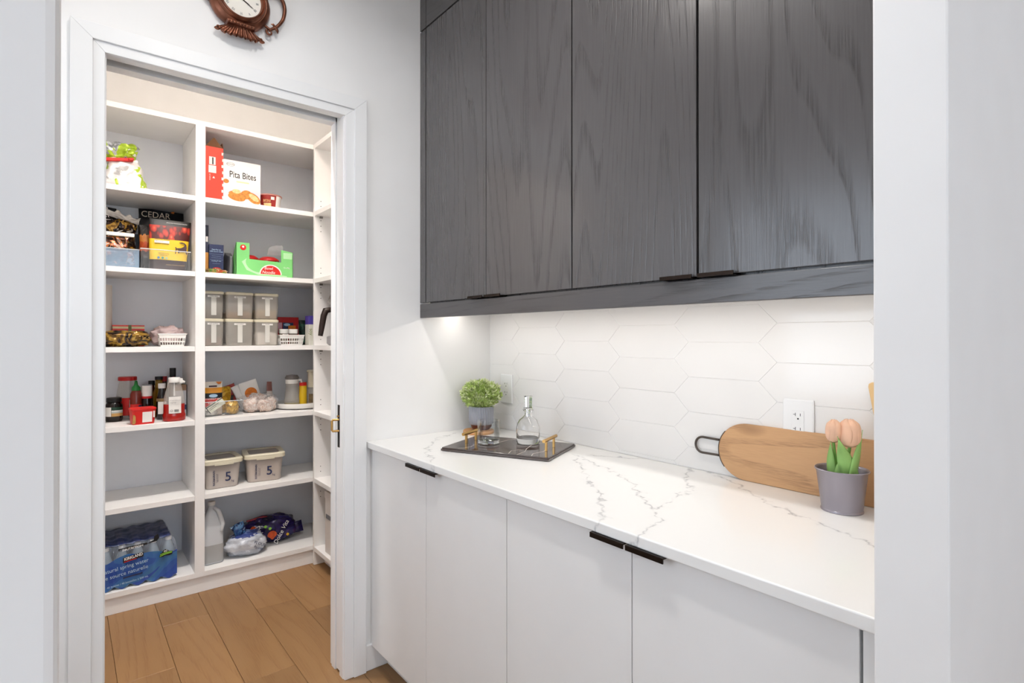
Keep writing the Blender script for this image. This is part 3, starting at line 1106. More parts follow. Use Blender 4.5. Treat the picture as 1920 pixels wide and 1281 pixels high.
# collar and scalloped foot
MB().prism([(-.047, -.086), (-.044, -.098), (.044, -.098), (.047, -.086)], -.05, -.002).build('collar', m_copper, ck, bevel=.003)
fp = [(-.038, -.094)]
for k in range(9):
    pass
ft = MB()


def footfn(i, j):
    u = i * 2 - 1
    w = .038 + (.070 - .038) * j ** 1.6
    sc_ = .003 * math.cos(u * PI * 8) * j ** 2
    x = u * w
    z = -.094 - j * (.036 - .012 * abs(u) ** 3) - sc_ * .8 + .004 * math.sin(PI * j)
    y = -.04 - .0035 * math.cos(u * PI * 8) * j ** .7 + .012 * abs(u) ** 2
    return Vector((x, y, z))


ft.grid(footfn, 56, 10)
ft.build('foot', m_copper, ck, smooth=True, solid=.013, angle=80)
for s in (-1, 1):
    sp = []
    for k in range(15):
        a = R(200 + k * 26) if s < 0 else R(-20 - k * 26)
        rad = .0085 * (1 - k / 18)
        sp.append((s * .070 + rad * math.cos(a), -.02, -.112 + rad * math.sin(a)))
    MB().tube(sp, [.005 * (1 - k / 22) for k in range(15)], 8).build('scroll', m_copper, ck, smooth=True)
b = MB()
for k in range(9):
    b.lathe([(0, -.004), (.0035, -.002), (.0035, .002), (0, .004)], 8, M=Matrix.Translation((-.04 + k * .01, -.052, -.094)))
stuff(b.build('beading', m_copper, ck, smooth=True))
hp = [(.07, -.02, .055), (.115, -.02, .075), (.14, -.02, .06), (.15, -.02, .03), (.146, -.02, -.005), (.134, -.02, -.03), (.12, -.02, -.048), (.108, -.02, -.058), (.098, -.02, -.063), (.082, -.02, -.055)]
MB().tube(spline(hp, 5), [.0078 - .003 * k / 45 for k in range(46)], 10).build('handle', m_copper, ck, smooth=True)
sp = []
for k in range(14):
    a = R(150 + k * 30)
    rad = .011 * (1 - k / 17)
    sp.append((.098 + rad * math.cos(a), -.02, -.0735 + rad * math.sin(a)))
MB().tube(sp, [.005 * (1 - k / 20) for k in range(14)], 8).build('scroll', m_copper, ck, smooth=True)
MB().tube([(.118, -.022, -.05), (.124, -.024, -.062), (.126, -.022, -.07)], [.007, .005, .001], 8).tube([(.116, -.02, -.05), (.108, -.026, -.044), (.1, -.026, -.046)], [.006, .004, .001], 8).build('leaf', m_copper, ck, smooth=True)
MB().tube([(-.088, -.02, -.02), (-.115, -.02, .01), (-.135, -.02, .045), (-.155, -.02, .06)], [.017, .013, .009, .011], 12).build('spout', m_copper, ck, smooth=True)
along_y([(0, 0), (.03, 0), (.03, .03), (0, .03)], 16)
MB().lathe([(.045, .085), (.05, .095), (.03, .112), (.01, .118), (.012, .128), (.006, .14), (0, .142)], 24, M=Matrix.Translation((0, -.022, 0)) @ Matrix.Scale(.4, 4, (0, 1, 0))).build('lid', m_copper, ck, smooth=True)

# ================================================================== pantry shelving
T = {1: 2.49, 2: 2.090, 3: 1.692, 4: 1.298, 5: .910, 6: .514, 7: .110}
TH = .026
SF, SB = 3.29, 3.70
DV0, DV1, RX = .531, .577, 1.145
unit = thing('pantry_shelving', (.5, 3.3, 0), 'tall white open shelving along the back wall of the pantry', 'shelving')
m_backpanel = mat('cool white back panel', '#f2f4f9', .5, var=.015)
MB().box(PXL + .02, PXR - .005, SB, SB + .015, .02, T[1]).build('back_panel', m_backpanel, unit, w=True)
MB().box(PXL + .002, PXL + .02, SF, SB + .015, .001, T[1]).build('side_panel', m_melamine, unit, w=True)
MB().box(DV0, DV1, SF, SB, T[7], T[1] - TH).build('divider', m_melamine, unit, w=True, bevel=.001)
MB().box(PXL + .02, RX + .4, SF, SB, T[1] - TH, T[1]).build('top_panel', m_melamine, unit, w=True, bevel=.001)
for i in range(2, 8):
    if i < 7:
        MB().box(PXL + .02, DV0 - .0005, SF + .003, SB, T[i] - TH, T[i]).build('shelf', m_melamine, unit, w=True, bevel=.001)
        MB().box(DV1 + .0005, RX + .4, SF + .003, SB, T[i] - TH, T[i]).build('shelf', m_melamine, unit, w=True, bevel=.001)
    else:
        MB().box(PXL + .02, RX + .4, SF, SB, T[i] - TH, T[i]).build('shelf', m_melamine, unit, w=True, bevel=.001)
MB().box(PXL + .02, RX + .4, SF + .013, SF + .03, .001, T[7] - TH).build('toe_kick', m_melamine, unit, w=True)

ru = thing('pantry_shelving', (1.3, 2.8, 0), 'white open shelving with peg holes on the right side of the pantry', 'shelving')
EY0, EY1 = 3.266, 3.286
endp = MB().box(RX, PXR - .02, EY0, EY1, .002, T[1]).build('end_panel', m_melamine, ru, w=True, bevel=.001)
MB().box(RX, PXR - .02, 2.262, 2.28, .002, T[1]).build('end_panel', m_melamine, ru, w=True)
MB().box(PXR - .018, PXR - .003, 2.262, EY0, .002, T[1]).build('back_panel', m_melamine, ru, w=True)
for i in range(1, 8):
    MB().box(RX, PXR - .02, 2.281, EY0 - .0005, T[i] - TH, T[i]).build('shelf', m_melamine, ru, w=True, bevel=.001)
MB().box(RX + .063, RX + .08, 2.281, EY0, .001, T[7] - TH).build('toe_kick', m_melamine, ru, w=True)
hole = MB().lathe([(.0026, 0), (.0026, .0006)], 10, M=Matrix.Rotation(R(90), 4, 'X'))
h0 = None
for i in range(2, 7):
    for dz in (-.115, -.083, -.05, .035, .065):
        if h0 is None:
            h0 = hole.build('peg_hole', m_ink, endp)
            hh = h0
        else:
            hh = h0.copy()
            C.objects.link(hh)
        hh.location = (RX + .038 - ru.location.x, EY0 + .0003 - ru.location.y, T[i] + dz)
for i in range(2, 7):
    MB().box(RX + .03, RX + .046, EY0 - .012, EY0, T[i] - TH - .012, T[i] - TH - .001).build('shelf_pin', m_steel, ru, w=True)


def put(name, x, y, i, label, cat, rotz=0.0, dz=0.0, group=None):
    return thing(name, (x, y, T[i] + .0004 + dz), label, cat, rotz, group)


def carton(root, w, d, h, m, name='carton', bevel=.0015):
    return MB().box(-w / 2, w / 2, -d / 2, d / 2, 0, h).build(name, m, root, bevel=bevel)


# ------------------------------------------------------------------ left bay, second shelf from top
r = put('snack_bag', .235, 3.44, 2, 'white and lime crisp bag tied with a red clip, top left shelf', 'bag')
m_lime = patches('lime crisp bag', ['#b7b6b6', '#e9e6e4', '#e4e1df', '#dedad6', '#a5bf2a', '#e8e6e4'], 11, .32, .1, .5)
bag_mesh(.225, .12, .17, 3, .014, top=.75, bot=.12, topw=.5, fq=22).build('bag', m_lime, r, smooth=True, weld=.0005, angle=80)
m_lime2 = patches('lime crisp bag top', ['#8f9296', '#b9bdc0', '#a3c02a', '#a9c533', '#93b01f', '#e8e8e6'], 16, .3, .25, .5)
o = bag_mesh(.15, .05, .085, 8, .018, top=.1, bot=.8, topw=1.25, fq=30, zig=.012).build('twisted_top', m_lime2, r, smooth=True, weld=.0005, angle=80)
o.location = (-.03, 0, .158)
o = MB().box(-.062, .055, -.012, .012, -.008, .008).tube([(.035, -.014, 0), (.058, -.014, .002)], .008, 8).build('clip', m_red, r, bevel=.003)
o.location = (-.02, -.02, .156)
o.rotation_euler = (0, R(-9), 0)
text('lettering', 'tortilla\nchips\n_____', .012, m_inkgrey, r, (-.028, -.068, .085), rot=(R(90), R(14), 0))
r = put('carton', .11, 3.6, 2, 'tan cardboard carton half hidden behind the doorway, beside crisp bag', 'carton')
carton(r, .13, .16, .125, mat('kraft board', '#b08a62', .7, var=.1))
r = put('plastic_bag', .42, 3.6, 2, 'small crumpled clear bag lying on the top left shelf', 'bag')
blob_mesh(.08, .05, .018, 5, .3, 3).build('film', m_film, r, smooth=True, angle=80)

# ------------------------------------------------------------------ left bay, third shelf
m_blackbag = mat('black foil', '#15161a', .34, spec=.6, var=.2, bump=.35, bscale=26)
r = put('snack_bag', .088, 3.63, 3, 'black crisp bag with white lettering at the far left', 'bag')
bag_mesh(.25, .09, .345, 12, .008, top=.25, bot=.1, fq=16).build('bag', m_blackbag, r, smooth=True, weld=.0005, angle=80)
text('lettering', 'PS', .062, m_paper, r, (.085, -.052, .272), rot=(R(90), R(-12), 0), xs=.85, bold=-.0008)
text('heart', 'o', .03, m_paper, r, (.09, -.052, .2), xs=.8)

r = put('snack_bag', .222, 3.50, 3, 'brown and gold foil bag with crumpled white rolled top', 'bag')
m_goldbag = patches('brown gold foil', ['#18110f', '#2a1a12', '#7c5a1e', '#a8812f', '#3a2416', '#191212', '#d9d4cb', '#6d4a1f'], 17, .24, .45, .7)
bag_mesh(.112, .06, .275, 21, .016, top=.3, bot=.1, topw=1.35, fq=24).build('bag', m_goldbag, r, smooth=True, weld=.0005, angle=80)
m_whitefoil = mat('white foil', '#dcd7d0', .26, metal=.25, var=.3, vscale=30, bump=.6, bscale=30)
o = bag_mesh(.15, .024, .03, 5, .012, top=.3, bot=.3, fq=34, zig=.01).build('rolled_top', m_whitefoil, r, smooth=True, weld=.0005, angle=80)
o.location = (.008, -.012, .262)
o.rotation_euler = (R(18), R(14), 0)
r = thing('bag_clip', (.215, 3.395, T[3] + .163), 'long white bag clip across the black packet in the left bin', 'clip')
MB().box(-.058, .06, -.006, .006, 0, .019).build('bar', m_white, r, bevel=.004)


def bin_(name, x, y, i, w, d, h, label, m, group=None):
    r = put(name, x, y, i, label, 'bin', group=group)
    t = .0025
    b = MB()
    b.box(-w / 2, w / 2, -d / 2, d / 2, 0, t)
    b.build('base', m, r)
    for nm, q in (('front', (-w / 2, w / 2, -d / 2, -d / 2 + t)), ('back', (-w / 2, w / 2, d / 2 - t, d / 2)), ('side', (-w / 2, -w / 2 + t, -d / 2, d / 2)), ('side', (w / 2 - t, w / 2, -d / 2, d / 2))):
        MB().box(*q, t, h).build(nm, m, r)
    MB().tube([(-w / 2, -d / 2, h), (w / 2, -d / 2, h), (w / 2, d / 2, h), (-w / 2, d / 2, h), (-w / 2, -d / 2, h)], .0028, 6).build('rim', m_rim, r, smooth=True)
    return r


m_rim = mat('clear plastic rim', '#e3e8ec', .1, alpha=.6, spec=.8)
m_bluebin = mat('bluish clear plastic', '#a7bfd6', .12, alpha=.38, spec=.7)
bin_('storage_bin', .15, 3.45, 3, .28, .23, .093, 'clear bluish plastic bin of snack packets at far left', m_bluebin)
bin_('storage_bin', .4055, 3.455, 3, .218, .24, .103, 'clear plastic bin holding the yellow almond pouch', m_clear)
m_snack = patches('snack wrappers', ['#141011', '#2a1510', '#5a2a14', '#161214', '#b5622a', '#c9bdb0', '#7a1a16'], 20, .28, .2, .6)
for k, (x, y, z, sx, hh, sd) in enumerate(((.08, 3.372, .004, .13, .075, 31), (.215, 3.372, .004, .12, .08, 33), (.15, 3.432, .004, .2, .16, 37))):
    r = put('snack_packet', x, y, 3, ['dark orange-tipped snack packet low at the left of the blue bin', 'dark brown snack packet low at the right of the blue bin', 'shiny black and red snack bag standing up in the blue bin'][k], 'packet', dz=z, group='snack packets in the blue bin')
    bag_mesh(sx, .05, hh, sd, .01, top=.3, bot=.2, fq=26).build('bag', m_snack, r, smooth=True, weld=.0005, angle=80)
    if k == 2:
        text('lettering', 'Almond\nGrove', .018, mat('pink print', '#e9b8b0', .5), r, (.06, -.036, .105), shear=.2)
r = put('slate_board', .298, 3.588, 3, 'rounded blue-grey slate card standing between the two bins', 'board')
pts = [(-.03, 0), (.03, 0), (.03, .13)] + [(.03 * math.cos(R(a)) - .0, .15 + .062 * math.sin(R(a))) for a in range(10, 150, 20)] + [(-.03, .1)]
MB().prism(pts, -.004, .004).build('card', mat('slate', '#4d5866', .55, var=.08), r, bevel=.001)

r = put('snack_bag', .418, 3.635, 3, 'wide black bag lettered CEDAR at the back of the shelf', 'bag')
bag_mesh(.215, .07, .362, 44, .005, top=.18, bot=.1, fq=14).build('bag', m_blackbag, r, smooth=True, weld=.0005, angle=80)
text('lettering', 'CEDAR', .046, mat('tan print', '#cfc2ad', .5), r, (-.03, -.042, .325), xs=.92)
MB().prism([(.04, .349), (.055, .345), (.06, .356), (.05, .358)], -.037, -.036).build('mark', m_orangeprint, r)
r = put('snack_bag', .339, 3.48, 3, 'orange and black fruit snack bag left of almond pouch', 'bag', dz=.004)
m_orbag = bands('orange snack bag', [(0, '#17130f'), (.3, '#2c1510'), (.42, '#b5481c'), (.62, '#c77a34'), (.78, '#15120f')], 2, .32, .05, .4, .12)
bag_mesh(.075, .04, .24, 51, .006, top=.2, bot=.1, fq=20).build('bag', m_orbag, r, smooth=True, weld=.0005, angle=80)


def almond_mat():
    t = NT('almond pouch print')
    t.set(Roughness=.34)
    tc = t.n('ShaderNodeTexCoord')
    sp = t.n('ShaderNodeSeparateXYZ')
    t.l(tc.outputs['Generated'], sp.inputs[0])
    z = sp.outputs[2]
    base = t.ramp(z, [(0, lin('#2e171c')), (.215, lin('#e2bd22')), (.615, lin('#7a1410')), (.885, lin('#0f0d0d'))], 'CONSTANT')
    mp = t.n('ShaderNodeMapping')
    mp.inputs['Scale'].default_value = (9, .6, 7)
    mp.inputs['Rotation'].default_value = (0, .5, 0)
    t.l(tc.outputs['Generated'], mp.inputs[0])
    vo = t.n('ShaderNodeTexVoronoi')
    vo.inputs['Scale'].default_value = 1
    t.l(mp.outputs[0], vo.inputs['Vector'])
    alm = t.ramp(vo.outputs['Distance'], [(0, lin('#ea8a62')), (.25, lin('#cc3f28')), (.5, lin('#a3241a')), (.62, lin('#4d0e0c'))])
    zone = t.math('MULTIPLY', t.math('GREATER_THAN', z, .62), t.math('LESS_THAN', z, .88))
    t.l(t.mix(zone, base, alm), t.b.inputs['Base Color'])
    return t.m


r = put('almond_pouch', .421, 3.405, 3, 'yellow and black stand-up pouch with red almonds and dark animal', 'pouch', dz=.004)
pm = MB()
rings = []
for v in [0, .04, .12, .3, .5, .7, .88, 1]:
    th = .036 * (1 - v) ** .8 + .003
    ww = .083 + .012 * v
    ring = []
    for k in range(20):
        a = 2 * PI * k / 20
        f = lambda t_, e: math.copysign(abs(t_) ** e, t_)
        ring.append((f(math.cos(a), .6) * ww + .012 * v, f(math.sin(a), .8) * th, v * .268 + (.006 * math.cos(a * 2) if v == 0 else 0)))
    rings.append(ring)
loft(pm, rings)
pm.build('pouch', almond_mat(), r, smooth=True, angle=70)
fy = lambda z: -(.036 * (1 - z / .268) ** .8 + .0045)


def onp(nm, s, size, m, x, z, **k):
    return text(nm, s, size, m, r, (x, fy(z) - .0035, z), rot=(R(82), 0, 0), **k)


MB().box(-.062, .004, fy(.148) - .003, fy(.148) - .0025, .1415, .1545).build('panel', m_paper, r, loc=(0, fy(.148) - .0025, .148)).rotation_euler = (R(-8), 0, 0)
onp('lettering', 'ORGANIC · NG', .0095, m_inkgrey, -.029, .149)
onp('lettering', 'SPROUTED GRANDE', .0072, m_brownprint, -.027, .160)
onp('lettering', 'NATURAL GOODNESS', .0062, m_brownprint, -.029, .136)
onp('lettering', 'KEEP SNACKING\nLITTLE BY LITTLE\nGOOD FUEL', .0062, m_brownprint, -.022, .082)
onp('lettering', 'NATURAL WITH RAW GOODNESS', .0055, mat('tan small print', '#c8a068', .5), .03, .028)
onp('lettering', 'SPROUTED MONOUNSATURATED', .0062, m_paper, .04, .252)
for x, c in ((-.045, '#2f6aa0'), (-.027, '#3fa08c'), (-.01, '#9fc3a0')):
    MB().lathe([(.006, 0), (.006, .0004)], 12, M=Matrix.Translation((x, fy(.063) - .003, .063)) @ Matrix.Rotation(R(90), 4, 'X')).build('seal', mat('seal print', c, .5), r)
# dark animal emblem
ani = [(.032, .085), (.036, .112), (.034, .12), (.037, .123), (.041, .116), (.06, .118), (.072, .126), (.078, .134), (.073, .141), (.055, .144), (.052, .147), (.066, .15), (.078, .146),
       (.085, .137), (.087, .12), (.085, .108), (.089, .086), (.084, .084), (.079, .103), (.062, .1), (.053, .097), (.05, .088), (.046, .09), (.048, .104), (.042, .111), (.038, .1), (.036, .085)]
MB().prism([(x - .004, z + .004) for x, z in ani], fy(.12) - .0045, fy(.12) - .004).build('emblem', m_brownprint, r, loc=(-.004, fy(.12) - .0045, .119)).rotation_euler = (R(-8), 0, 0)

# ------------------------------------------------------------------ left bay, fourth shelf
r = put('paper_towel_roll', .128, 3.575, 4, 'tall white paper towel roll at the left end of the shelf', 'paper roll')
MB().lathe([(.02, 0), (.064, 0), (.065, .002), (.065, .318), (.064, .32), (.02, .32)], 40).build('roll', mat('paper towel', '#e5ddd4', .9, var=.03, bump=.2, bscale=120), r, smooth=True)
MB().lathe([(.019, .0), (.02, .0), (.02, .322), (.017, .322), (.017, 0)], 20).build('core', mat('kraft tube', '#9a7550', .8), r)
r = put('snack_bag', .232, 3.42, 4, 'crumpled black and gold bag lying on the shelf', 'bag')
m_gold2 = patches('black gold bag', ['#120d0b', '#2a170e', '#5d3f14', '#8c6a22', '#a5822f', '#6a4c18', '#22130d', '#9a7a3a'], 15, .26, .25, .8)
blob_mesh(.115, .085, .04, 14, .22, 2.4, 44, 26).build('bag', m_gold2, r, smooth=True, angle=80)
r = put('carton', .262, 3.58, 4, 'flat red box with yellow stripe behind the gold bag', 'carton')
o = carton(r, .14, .09, .112, bands('red box stripe', [(0, '#c81e14'), (.83, '#d4c79a'), (.93, '#d5281a')], 2, .4), 'carton')
MB().box(-.002, .012, -.046, -.0455, .08, .1125).build('mark', mat('olive print', '#5d6030', .5), r)


def basket(x, y, i, w, d, h, label, nx=10, dz=0.0):
    """open-weave plastic basket: rim, base, bars leaving two rows of holes"""
    r = put('plastic_basket', x, y, i, label, 'basket', dz=dz)
    ins = .010
    b = MB()
    z1 = [(0, .0), (.008, .14), (.42, .42 + .08), (.78, 1.0)]

    def ring(f0, f1, nm):
        rr_ = []
        for f, e in ((f0, 0), (f1, 0)):
            s = ins * (1 - f)
            rr_.append([(sx * (w / 2 - s), sy * (d / 2 - s), f * h) for sx, sy in ((-1, -1), (1, -1), (1, 1), (-1, 1))])
        n = 4
        vs = rr_[0] + rr_[1]
        MB().add(vs, [(k, (k + 1) % 4, 4 + (k + 1) % 4, 4 + k) for k in range(4)]).build(nm, m_white, r, solid=.0018)
    MB().box(-w / 2 + ins, w / 2 - ins, -d / 2 + ins, d / 2 - ins, 0, .002).build('base', m_white, r)
    ring(0, .12, 'bottom_band')
    ring(.34, .44, 'middle_band')
    ring(.68, 1.0, 'top_band')
    b = MB()

    def bar(xa, ya, xb, yb, nb):
        for k in range(nb + 1):
            f = k / nb
            pts = []
            for hz in (.1, .7):
                s = ins * (1 - hz)
                sxa, sya = math.copysign(abs(xa) - s, xa), math.copysign(abs(ya) - s, ya)
                sxb, syb = math.copysign(abs(xb) - s, xb), math.copysign(abs(yb) - s, yb)
                pts.append((sxa + (sxb - sxa) * f, sya + (syb - sya) * f, hz * h))
            b.tube(pts, .0019, 4)
    W, D = w / 2, d / 2
    bar(-W, -D, W, -D, nx)
    bar(-W, D, W, D, nx)
    bar(-W, -D, -W, D, nx)
    bar(W, -D, W, D, nx)
    b.build('mesh_bars', m_white, r)
    MB().tube([(-W, -D, h), (W, -D, h), (W, D, h), (-W, D, h), (-W, -D, h)], .0032, 6).build('rim', m_white, r, smooth=True)
    return r


basket(.444, 3.475, 4, .126, .15, .064, 'white slotted plastic basket holding a pink plastic bag')
r = put('plastic_bag', .432, 3.50, 4, 'thin pinkish plastic bag stuffed in the white slotted basket', 'bag', dz=.004)
blob_mesh(.078, .06, .05, 18, .28, 2.6, 36, 20).build('film', mat('pink film', '#cdb6b4', .3, alpha=.72, bump=.5, bscale=40), r, smooth=True, angle=80)

# ------------------------------------------------------------------ left bay, fifth shelf: jars and bottles
m_amber = mat('amber liquid', '#5b2a0a', .12, spec=.6, var=.2)
m_dark = mat('dark sauce', '#160b08', .12, spec=.6)
m_bglass = mat('bottle glass clear', '#cfcac2', .06, alpha=.35, spec=.7)
m_green_lbl = mat('green label', '#17402a', .45, var=.2)


def bottle(name, x, y, i, prof, m, label, cat, seg=32, rotz=0.0, dz=0.0, sx=1, sy=1, group=None):
    r = put(name, x, y, i, label, cat, rotz, dz=dz, group=group)
    MB().lathe(prof, seg, sx=sx, sy=sy).build('body', m, r, smooth=True, angle=50)
    return r


def sleeve(r, rad, z0, z1, a0, a1, m, nm='label', sx=1, sy=1, n=14):
    """label wrapped on a round body between angles (deg, -90 = towards the doorway)"""
    def fn(i, j):
        a = R(a0 + (a1 - a0) * i)
        return Vector((rad * math.cos(a) * sx, rad * math.sin(a) * sy, z0 + (z1 - z0) * j))
    return MB().grid(fn, n, 1).build(nm, m, r, smooth=True)


def cyl(r, rad, z0, z1, m, nm, seg=28, top=None, bev=.0):
    return MB().lathe([(0, z0), (rad, z0), (top or rad, z1 - bev), ((top or rad) - bev, z1), (0, z1)], seg).build(nm, m, r, smooth=True)


r = bottle('sauce_jar', .2, 3.53, 5, [(0, 0), (.034, 0), (.038, .006), (.038, .085), (.03, .1), (0, .1)], m_dark, 'squat dark jar with green label at the left of the shelf', 'jar')
cyl(r, .033, .1, .122, m_black, 'lid', bev=.002)
sleeve(r, .0384, .028, .075, -165, -112, m_paper)
sleeve(r, .0384, .028, .075, -110, -20, bands('green jar label', [(0, '#c79a5a'), (.34, '#b9c4c0'), (.5, '#dfe6e2'), (.66, '#173d2b')], 2, .4, wob=.1))
r = bottle('pickle_jar', .262, 3.595, 5, [(0, 0), (.045, 0), (.05, .006), (.05, .12), (.046, .15), (.037, .2), (.037, .21), (0, .21)], m_bglass, 'large clear jar with red lid and red label', 'jar')
cyl(r, .0425, .205, .225, m_redcap, 'lid', 32, bev=.003)
sleeve(r, .0506, .022, .115, -190, 10, m_red)
sleeve(r, .051, .045, .105, -85, -45, m_paper)
r = bottle('hot_sauce_bottle', .292, 3.505, 5, [(0, 0), (.024, 0), (.026, .004), (.026, .135), (.02, .155), (.014, .16), (0, .16)], mat('chili sauce', '#7d2416', .15, spec=.6, var=.2), 'slim red sauce bottle with bright green nozzle', 'bottle')
MB().lathe([(0, .155), (.0195, .155), (.0195, .172), (.009, .185), (.006, .205), (.003, .208), (0, .208)], 24).build('nozzle', m_green, r, smooth=True)
sleeve(r, .0263, .02, .085, -170, -10, m_red)
sleeve(r, .0266, .055, .08, -70, -30, m_navy)
r = bottle('sauce_bottle', .34, 3.50, 5, [(0, 0), (.023, 0), (.0245, .004), (.0245, .1), (.02, .125), (.02, .18), (0, .18)], m_dark, 'dark bottle with a white and red paper collar', 'bottle')
sleeve(r, .0235, .122, .18, -200, 20, m_paper)
sleeve(r, .0237, .112, .124, -200, 20, m_redcap)
cyl(r, .0225, .178, .184, m_inkgrey, 'cap')
r = put('spread_tub', .306, 3.345, 5, 'red plastic tub with white nutrition label at the shelf front', 'tub', R(7))
b = MB()
tub(b, [(.092, .062, .012, 0), (.094, .064, .012, .003), (.104, .074, .012, .07), (.108, .078, .012, .071), (.108, .078, .012, .08), (.102, .072, .012, .082)])
b.build('tub', m_red, r, smooth=True, angle=40)
q = MB()
quad(q, -.008, .034, .012, .064, -.0372)
o = q.build('nutrition_label', m_paper, r)
o.rotation_euler = (R(3.5), 0, 0)
o.location = (0, .0025, 0)
q = MB()
quad(q, .038, .0455, .034, .066, -.0372)
o = q.build('white_patch', m_paper, r)
o.rotation_euler = (R(3.5), 0, 0)
o.location = (0, .0025, 0)
text('lettering', 'Nutrition Facts\nValeur nutritive\n______________\n______________\n_____________', .0065, m_inkgrey, r, (.013, -.0362, .044), rot=(R(93), 0, 0), xs=.8)
MB().prism([(-.05, .006), (-.041, .004), (-.036, .012), (-.036, .04), (-.041, .05), (-.047, .05)], -.0366, -.0362).build('almond_picture', mat('tan nut', '#b98a4a', .5, var=.2, vscale=50), r)
r = bottle('oil_bottle', .374, 3.63, 5, [(0, 0), (.022, 0), (.024, .004), (.024, .12), (.013, .16), (.013, .175), (0, .175)], m_amber, 'amber bottle with black cap behind the white-collared one', 'bottle')
cyl(r, .0155, .17, .195, m_black, 'cap')
r = bottle('oil_bottle', .402, 3.575, 5, [(0, 0), (.026, 0), (.028, .004), (.028, .13), (.02, .155), (.017, .19), (.017, .205), (0, .205)], mat('olive oil', '#8f6a12', .12, spec=.6, var=.25), 'golden oil bottle with black cap in the middle', 'bottle')
cyl(r, .019, .203, .22, m_black, 'cap')
sleeve(r, .0195, .155, .195, -150, -40, mat('gold label', '#a98220', .4, var=.3, vscale=60))
r = bottle('sauce_bottle', .437, 3.66, 5, [(0, 0), (.022, 0), (.024, .004), (.024, .12), (.013, .16), (.013, .19), (0, .19)], m_amber, 'amber sauce bottle with red cap at the back', 'bottle')
cyl(r, .0145, .187, .215, m_redcap, 'cap')
r = bottle('sauce_bottle', .402, 3.455, 5, [(0, 0), (.022, 0), (.0245, .004), (.0245, .1), (.018, .135), (.014, .16), (.014, .17), (0, .17)], m_dark, 'dark bottle with white cap and pale label beside the red syrup', 'bottle')
cyl(r, .0175, .165, .19, m_white, 'cap')
sleeve(r, .0249, .03, .095, -140, -40, m_paper)
sleeve(r, .0247, .096, .112, -180, 0, mat('kraft label', '#8d7550', .5))
r = bottle('wine_vinegar_bottle', .472, 3.61, 5, [(0, 0), (.026, 0), (.028, .004), (.028, .15), (.014, .19), (.0135, .23), (0, .23)], mat('dark red glass', '#3a0d18', .1, spec=.7), 'tall dark bottle with black and crimson neck', 'bottle')
MB().lathe([(0, .215), (.0155, .215), (.0155, .263), (0, .263)], 24).build('cap', m_black, r, smooth=True)
sleeve(r, .0147, .19, .24, -100, -60, mat('crimson foil', '#a3203f', .3, metal=.4))
# syrup bottle: oval, red below, clear above
r = put('syrup_bottle', .445, 3.352, 5, 'big clear flip-top bottle half full of red syrup', 'bottle')
so, si = 1.0, .62
MB().lathe([(0, 0), (.044, 0), (.051, .006), (.0525, .03), (.048, .045), (.048, .088), (.0478, .089), (0, .089)], 40, sy=si).build('syrup', mat('red syrup', '#a01c16', .14, spec=.6, var=.15), r, smooth=True, angle=50)
MB().lathe([(.0482, .0885), (.047, .12), (.04, .15), (.033, .18), (.031, .205), (.024, .207)], 40, sy=si).build('body', m_bglass, r, smooth=True, angle=50)
b = MB().lathe([(0, .2), (.026, .2), (.027, .204), (.027, .222), (.025, .226), (0, .227)], 32)
b.box(.02, .037, -.012, .012, .196, .22)
b.tube([(.03, 0, .21), (.047, 0, .198)], .006, 8)
b.build('flip_cap', m_white, r, smooth=True, angle=40)
MB().lathe([(.004, .13), (.004, .165), (.001, .2)], 10).build('dip_tube', m_white, r)
sleeve(r, .0495, .042, .128, -124, -56, m_paper, 'label', sy=si + .06)
text('lettering', 'Purveyor of fine syrup\n__________________\nSirop rouge ______\n_______________', .0062, m_inkgrey, r, (0, -.0345, .1), xs=.85)
b = MB()
for k in range(9):
    b.box(-.004 + k * .0022, -.004 + k * .0022 + (.0013 if k % 3 else .0007), -.0352, -.0346, .05, .062)
b.build('barcode', m_ink, r)
MB().lathe([(.0045, 0), (.006, 0), (.006, .0004), (.0045, .0004), (.0045, 0)], 16, caps=False, M=Matrix.Translation((-.016, -.0345, .056)) @ Matrix.Rotation(R(90), 4, 'X')).build('seal', m_inkgrey, r)
r = put('carton', .498, 3.56, 5, 'white drink carton with tan top and blue bands by divider', 'carton')
carton(r, .055, .08, .172, bands('milk carton', [(0, '#d9dce0'), (.2, '#1f2f5d'), (.36, '#d5d9dd'), (.82, '#9b7a5a')], 2, .45))

# ------------------------------------------------------------------ bottom left: shrink-wrapped water
wp = put('water_multipack', .195, 3.478, 7, 'large blue shrink-wrapped pack of water bottles on the bottom shelf', 'bottle pack')
brad, ncol, nrow = .0325, 8, 5
cx0 = .452 - .195 - brad
b_m = MB().lathe([(0, 0), (.028, 0), (.031, .004), (.031, .115), (.028, .14), (.016, .178), (.0125, .185), (.0125, .195), (0, .195)], 14)
c_m = MB().lathe([(0, .19), (.0145, .19), (.0145, .205), (0, .2065)], 12)
m_wb = mat('water bottle', '#9fb0bb', .08, alpha=.7, spec=.7)
first = None
for a in range(ncol):
    for c in range(nrow):
        x, y = cx0 - a * brad * 2.02, -.135 + c * brad * 2.02
        if first is None:
            first = b_m.build('bottle', m_wb, wp, smooth=True)
            fcap = c_m.build('cap', m_white, first, smooth=True)
            o = first
        else:
            o = first.copy()
            C.objects.link(o)
            o.parent = wp
            q = fcap.copy()
            C.objects.link(q)
            q.parent = o
        o.location = (x, y, .001)
m_bluefilm = patches('blue shrink film', ['#2a4592', '#2f4f9e', '#34599f', '#3b6aa6', '#40709f', '#34509e'], 4.5, .22, .0, .35)
m_topfilm = mat('clear shrink film', '#b9c4d6', .1, alpha=.25, spec=.8, bump=.6, bscale=30)
m_topblue = mat('deep blue shrink film', '#26366f', .25, alpha=.88, spec=.7, bump=.6, bscale=24)
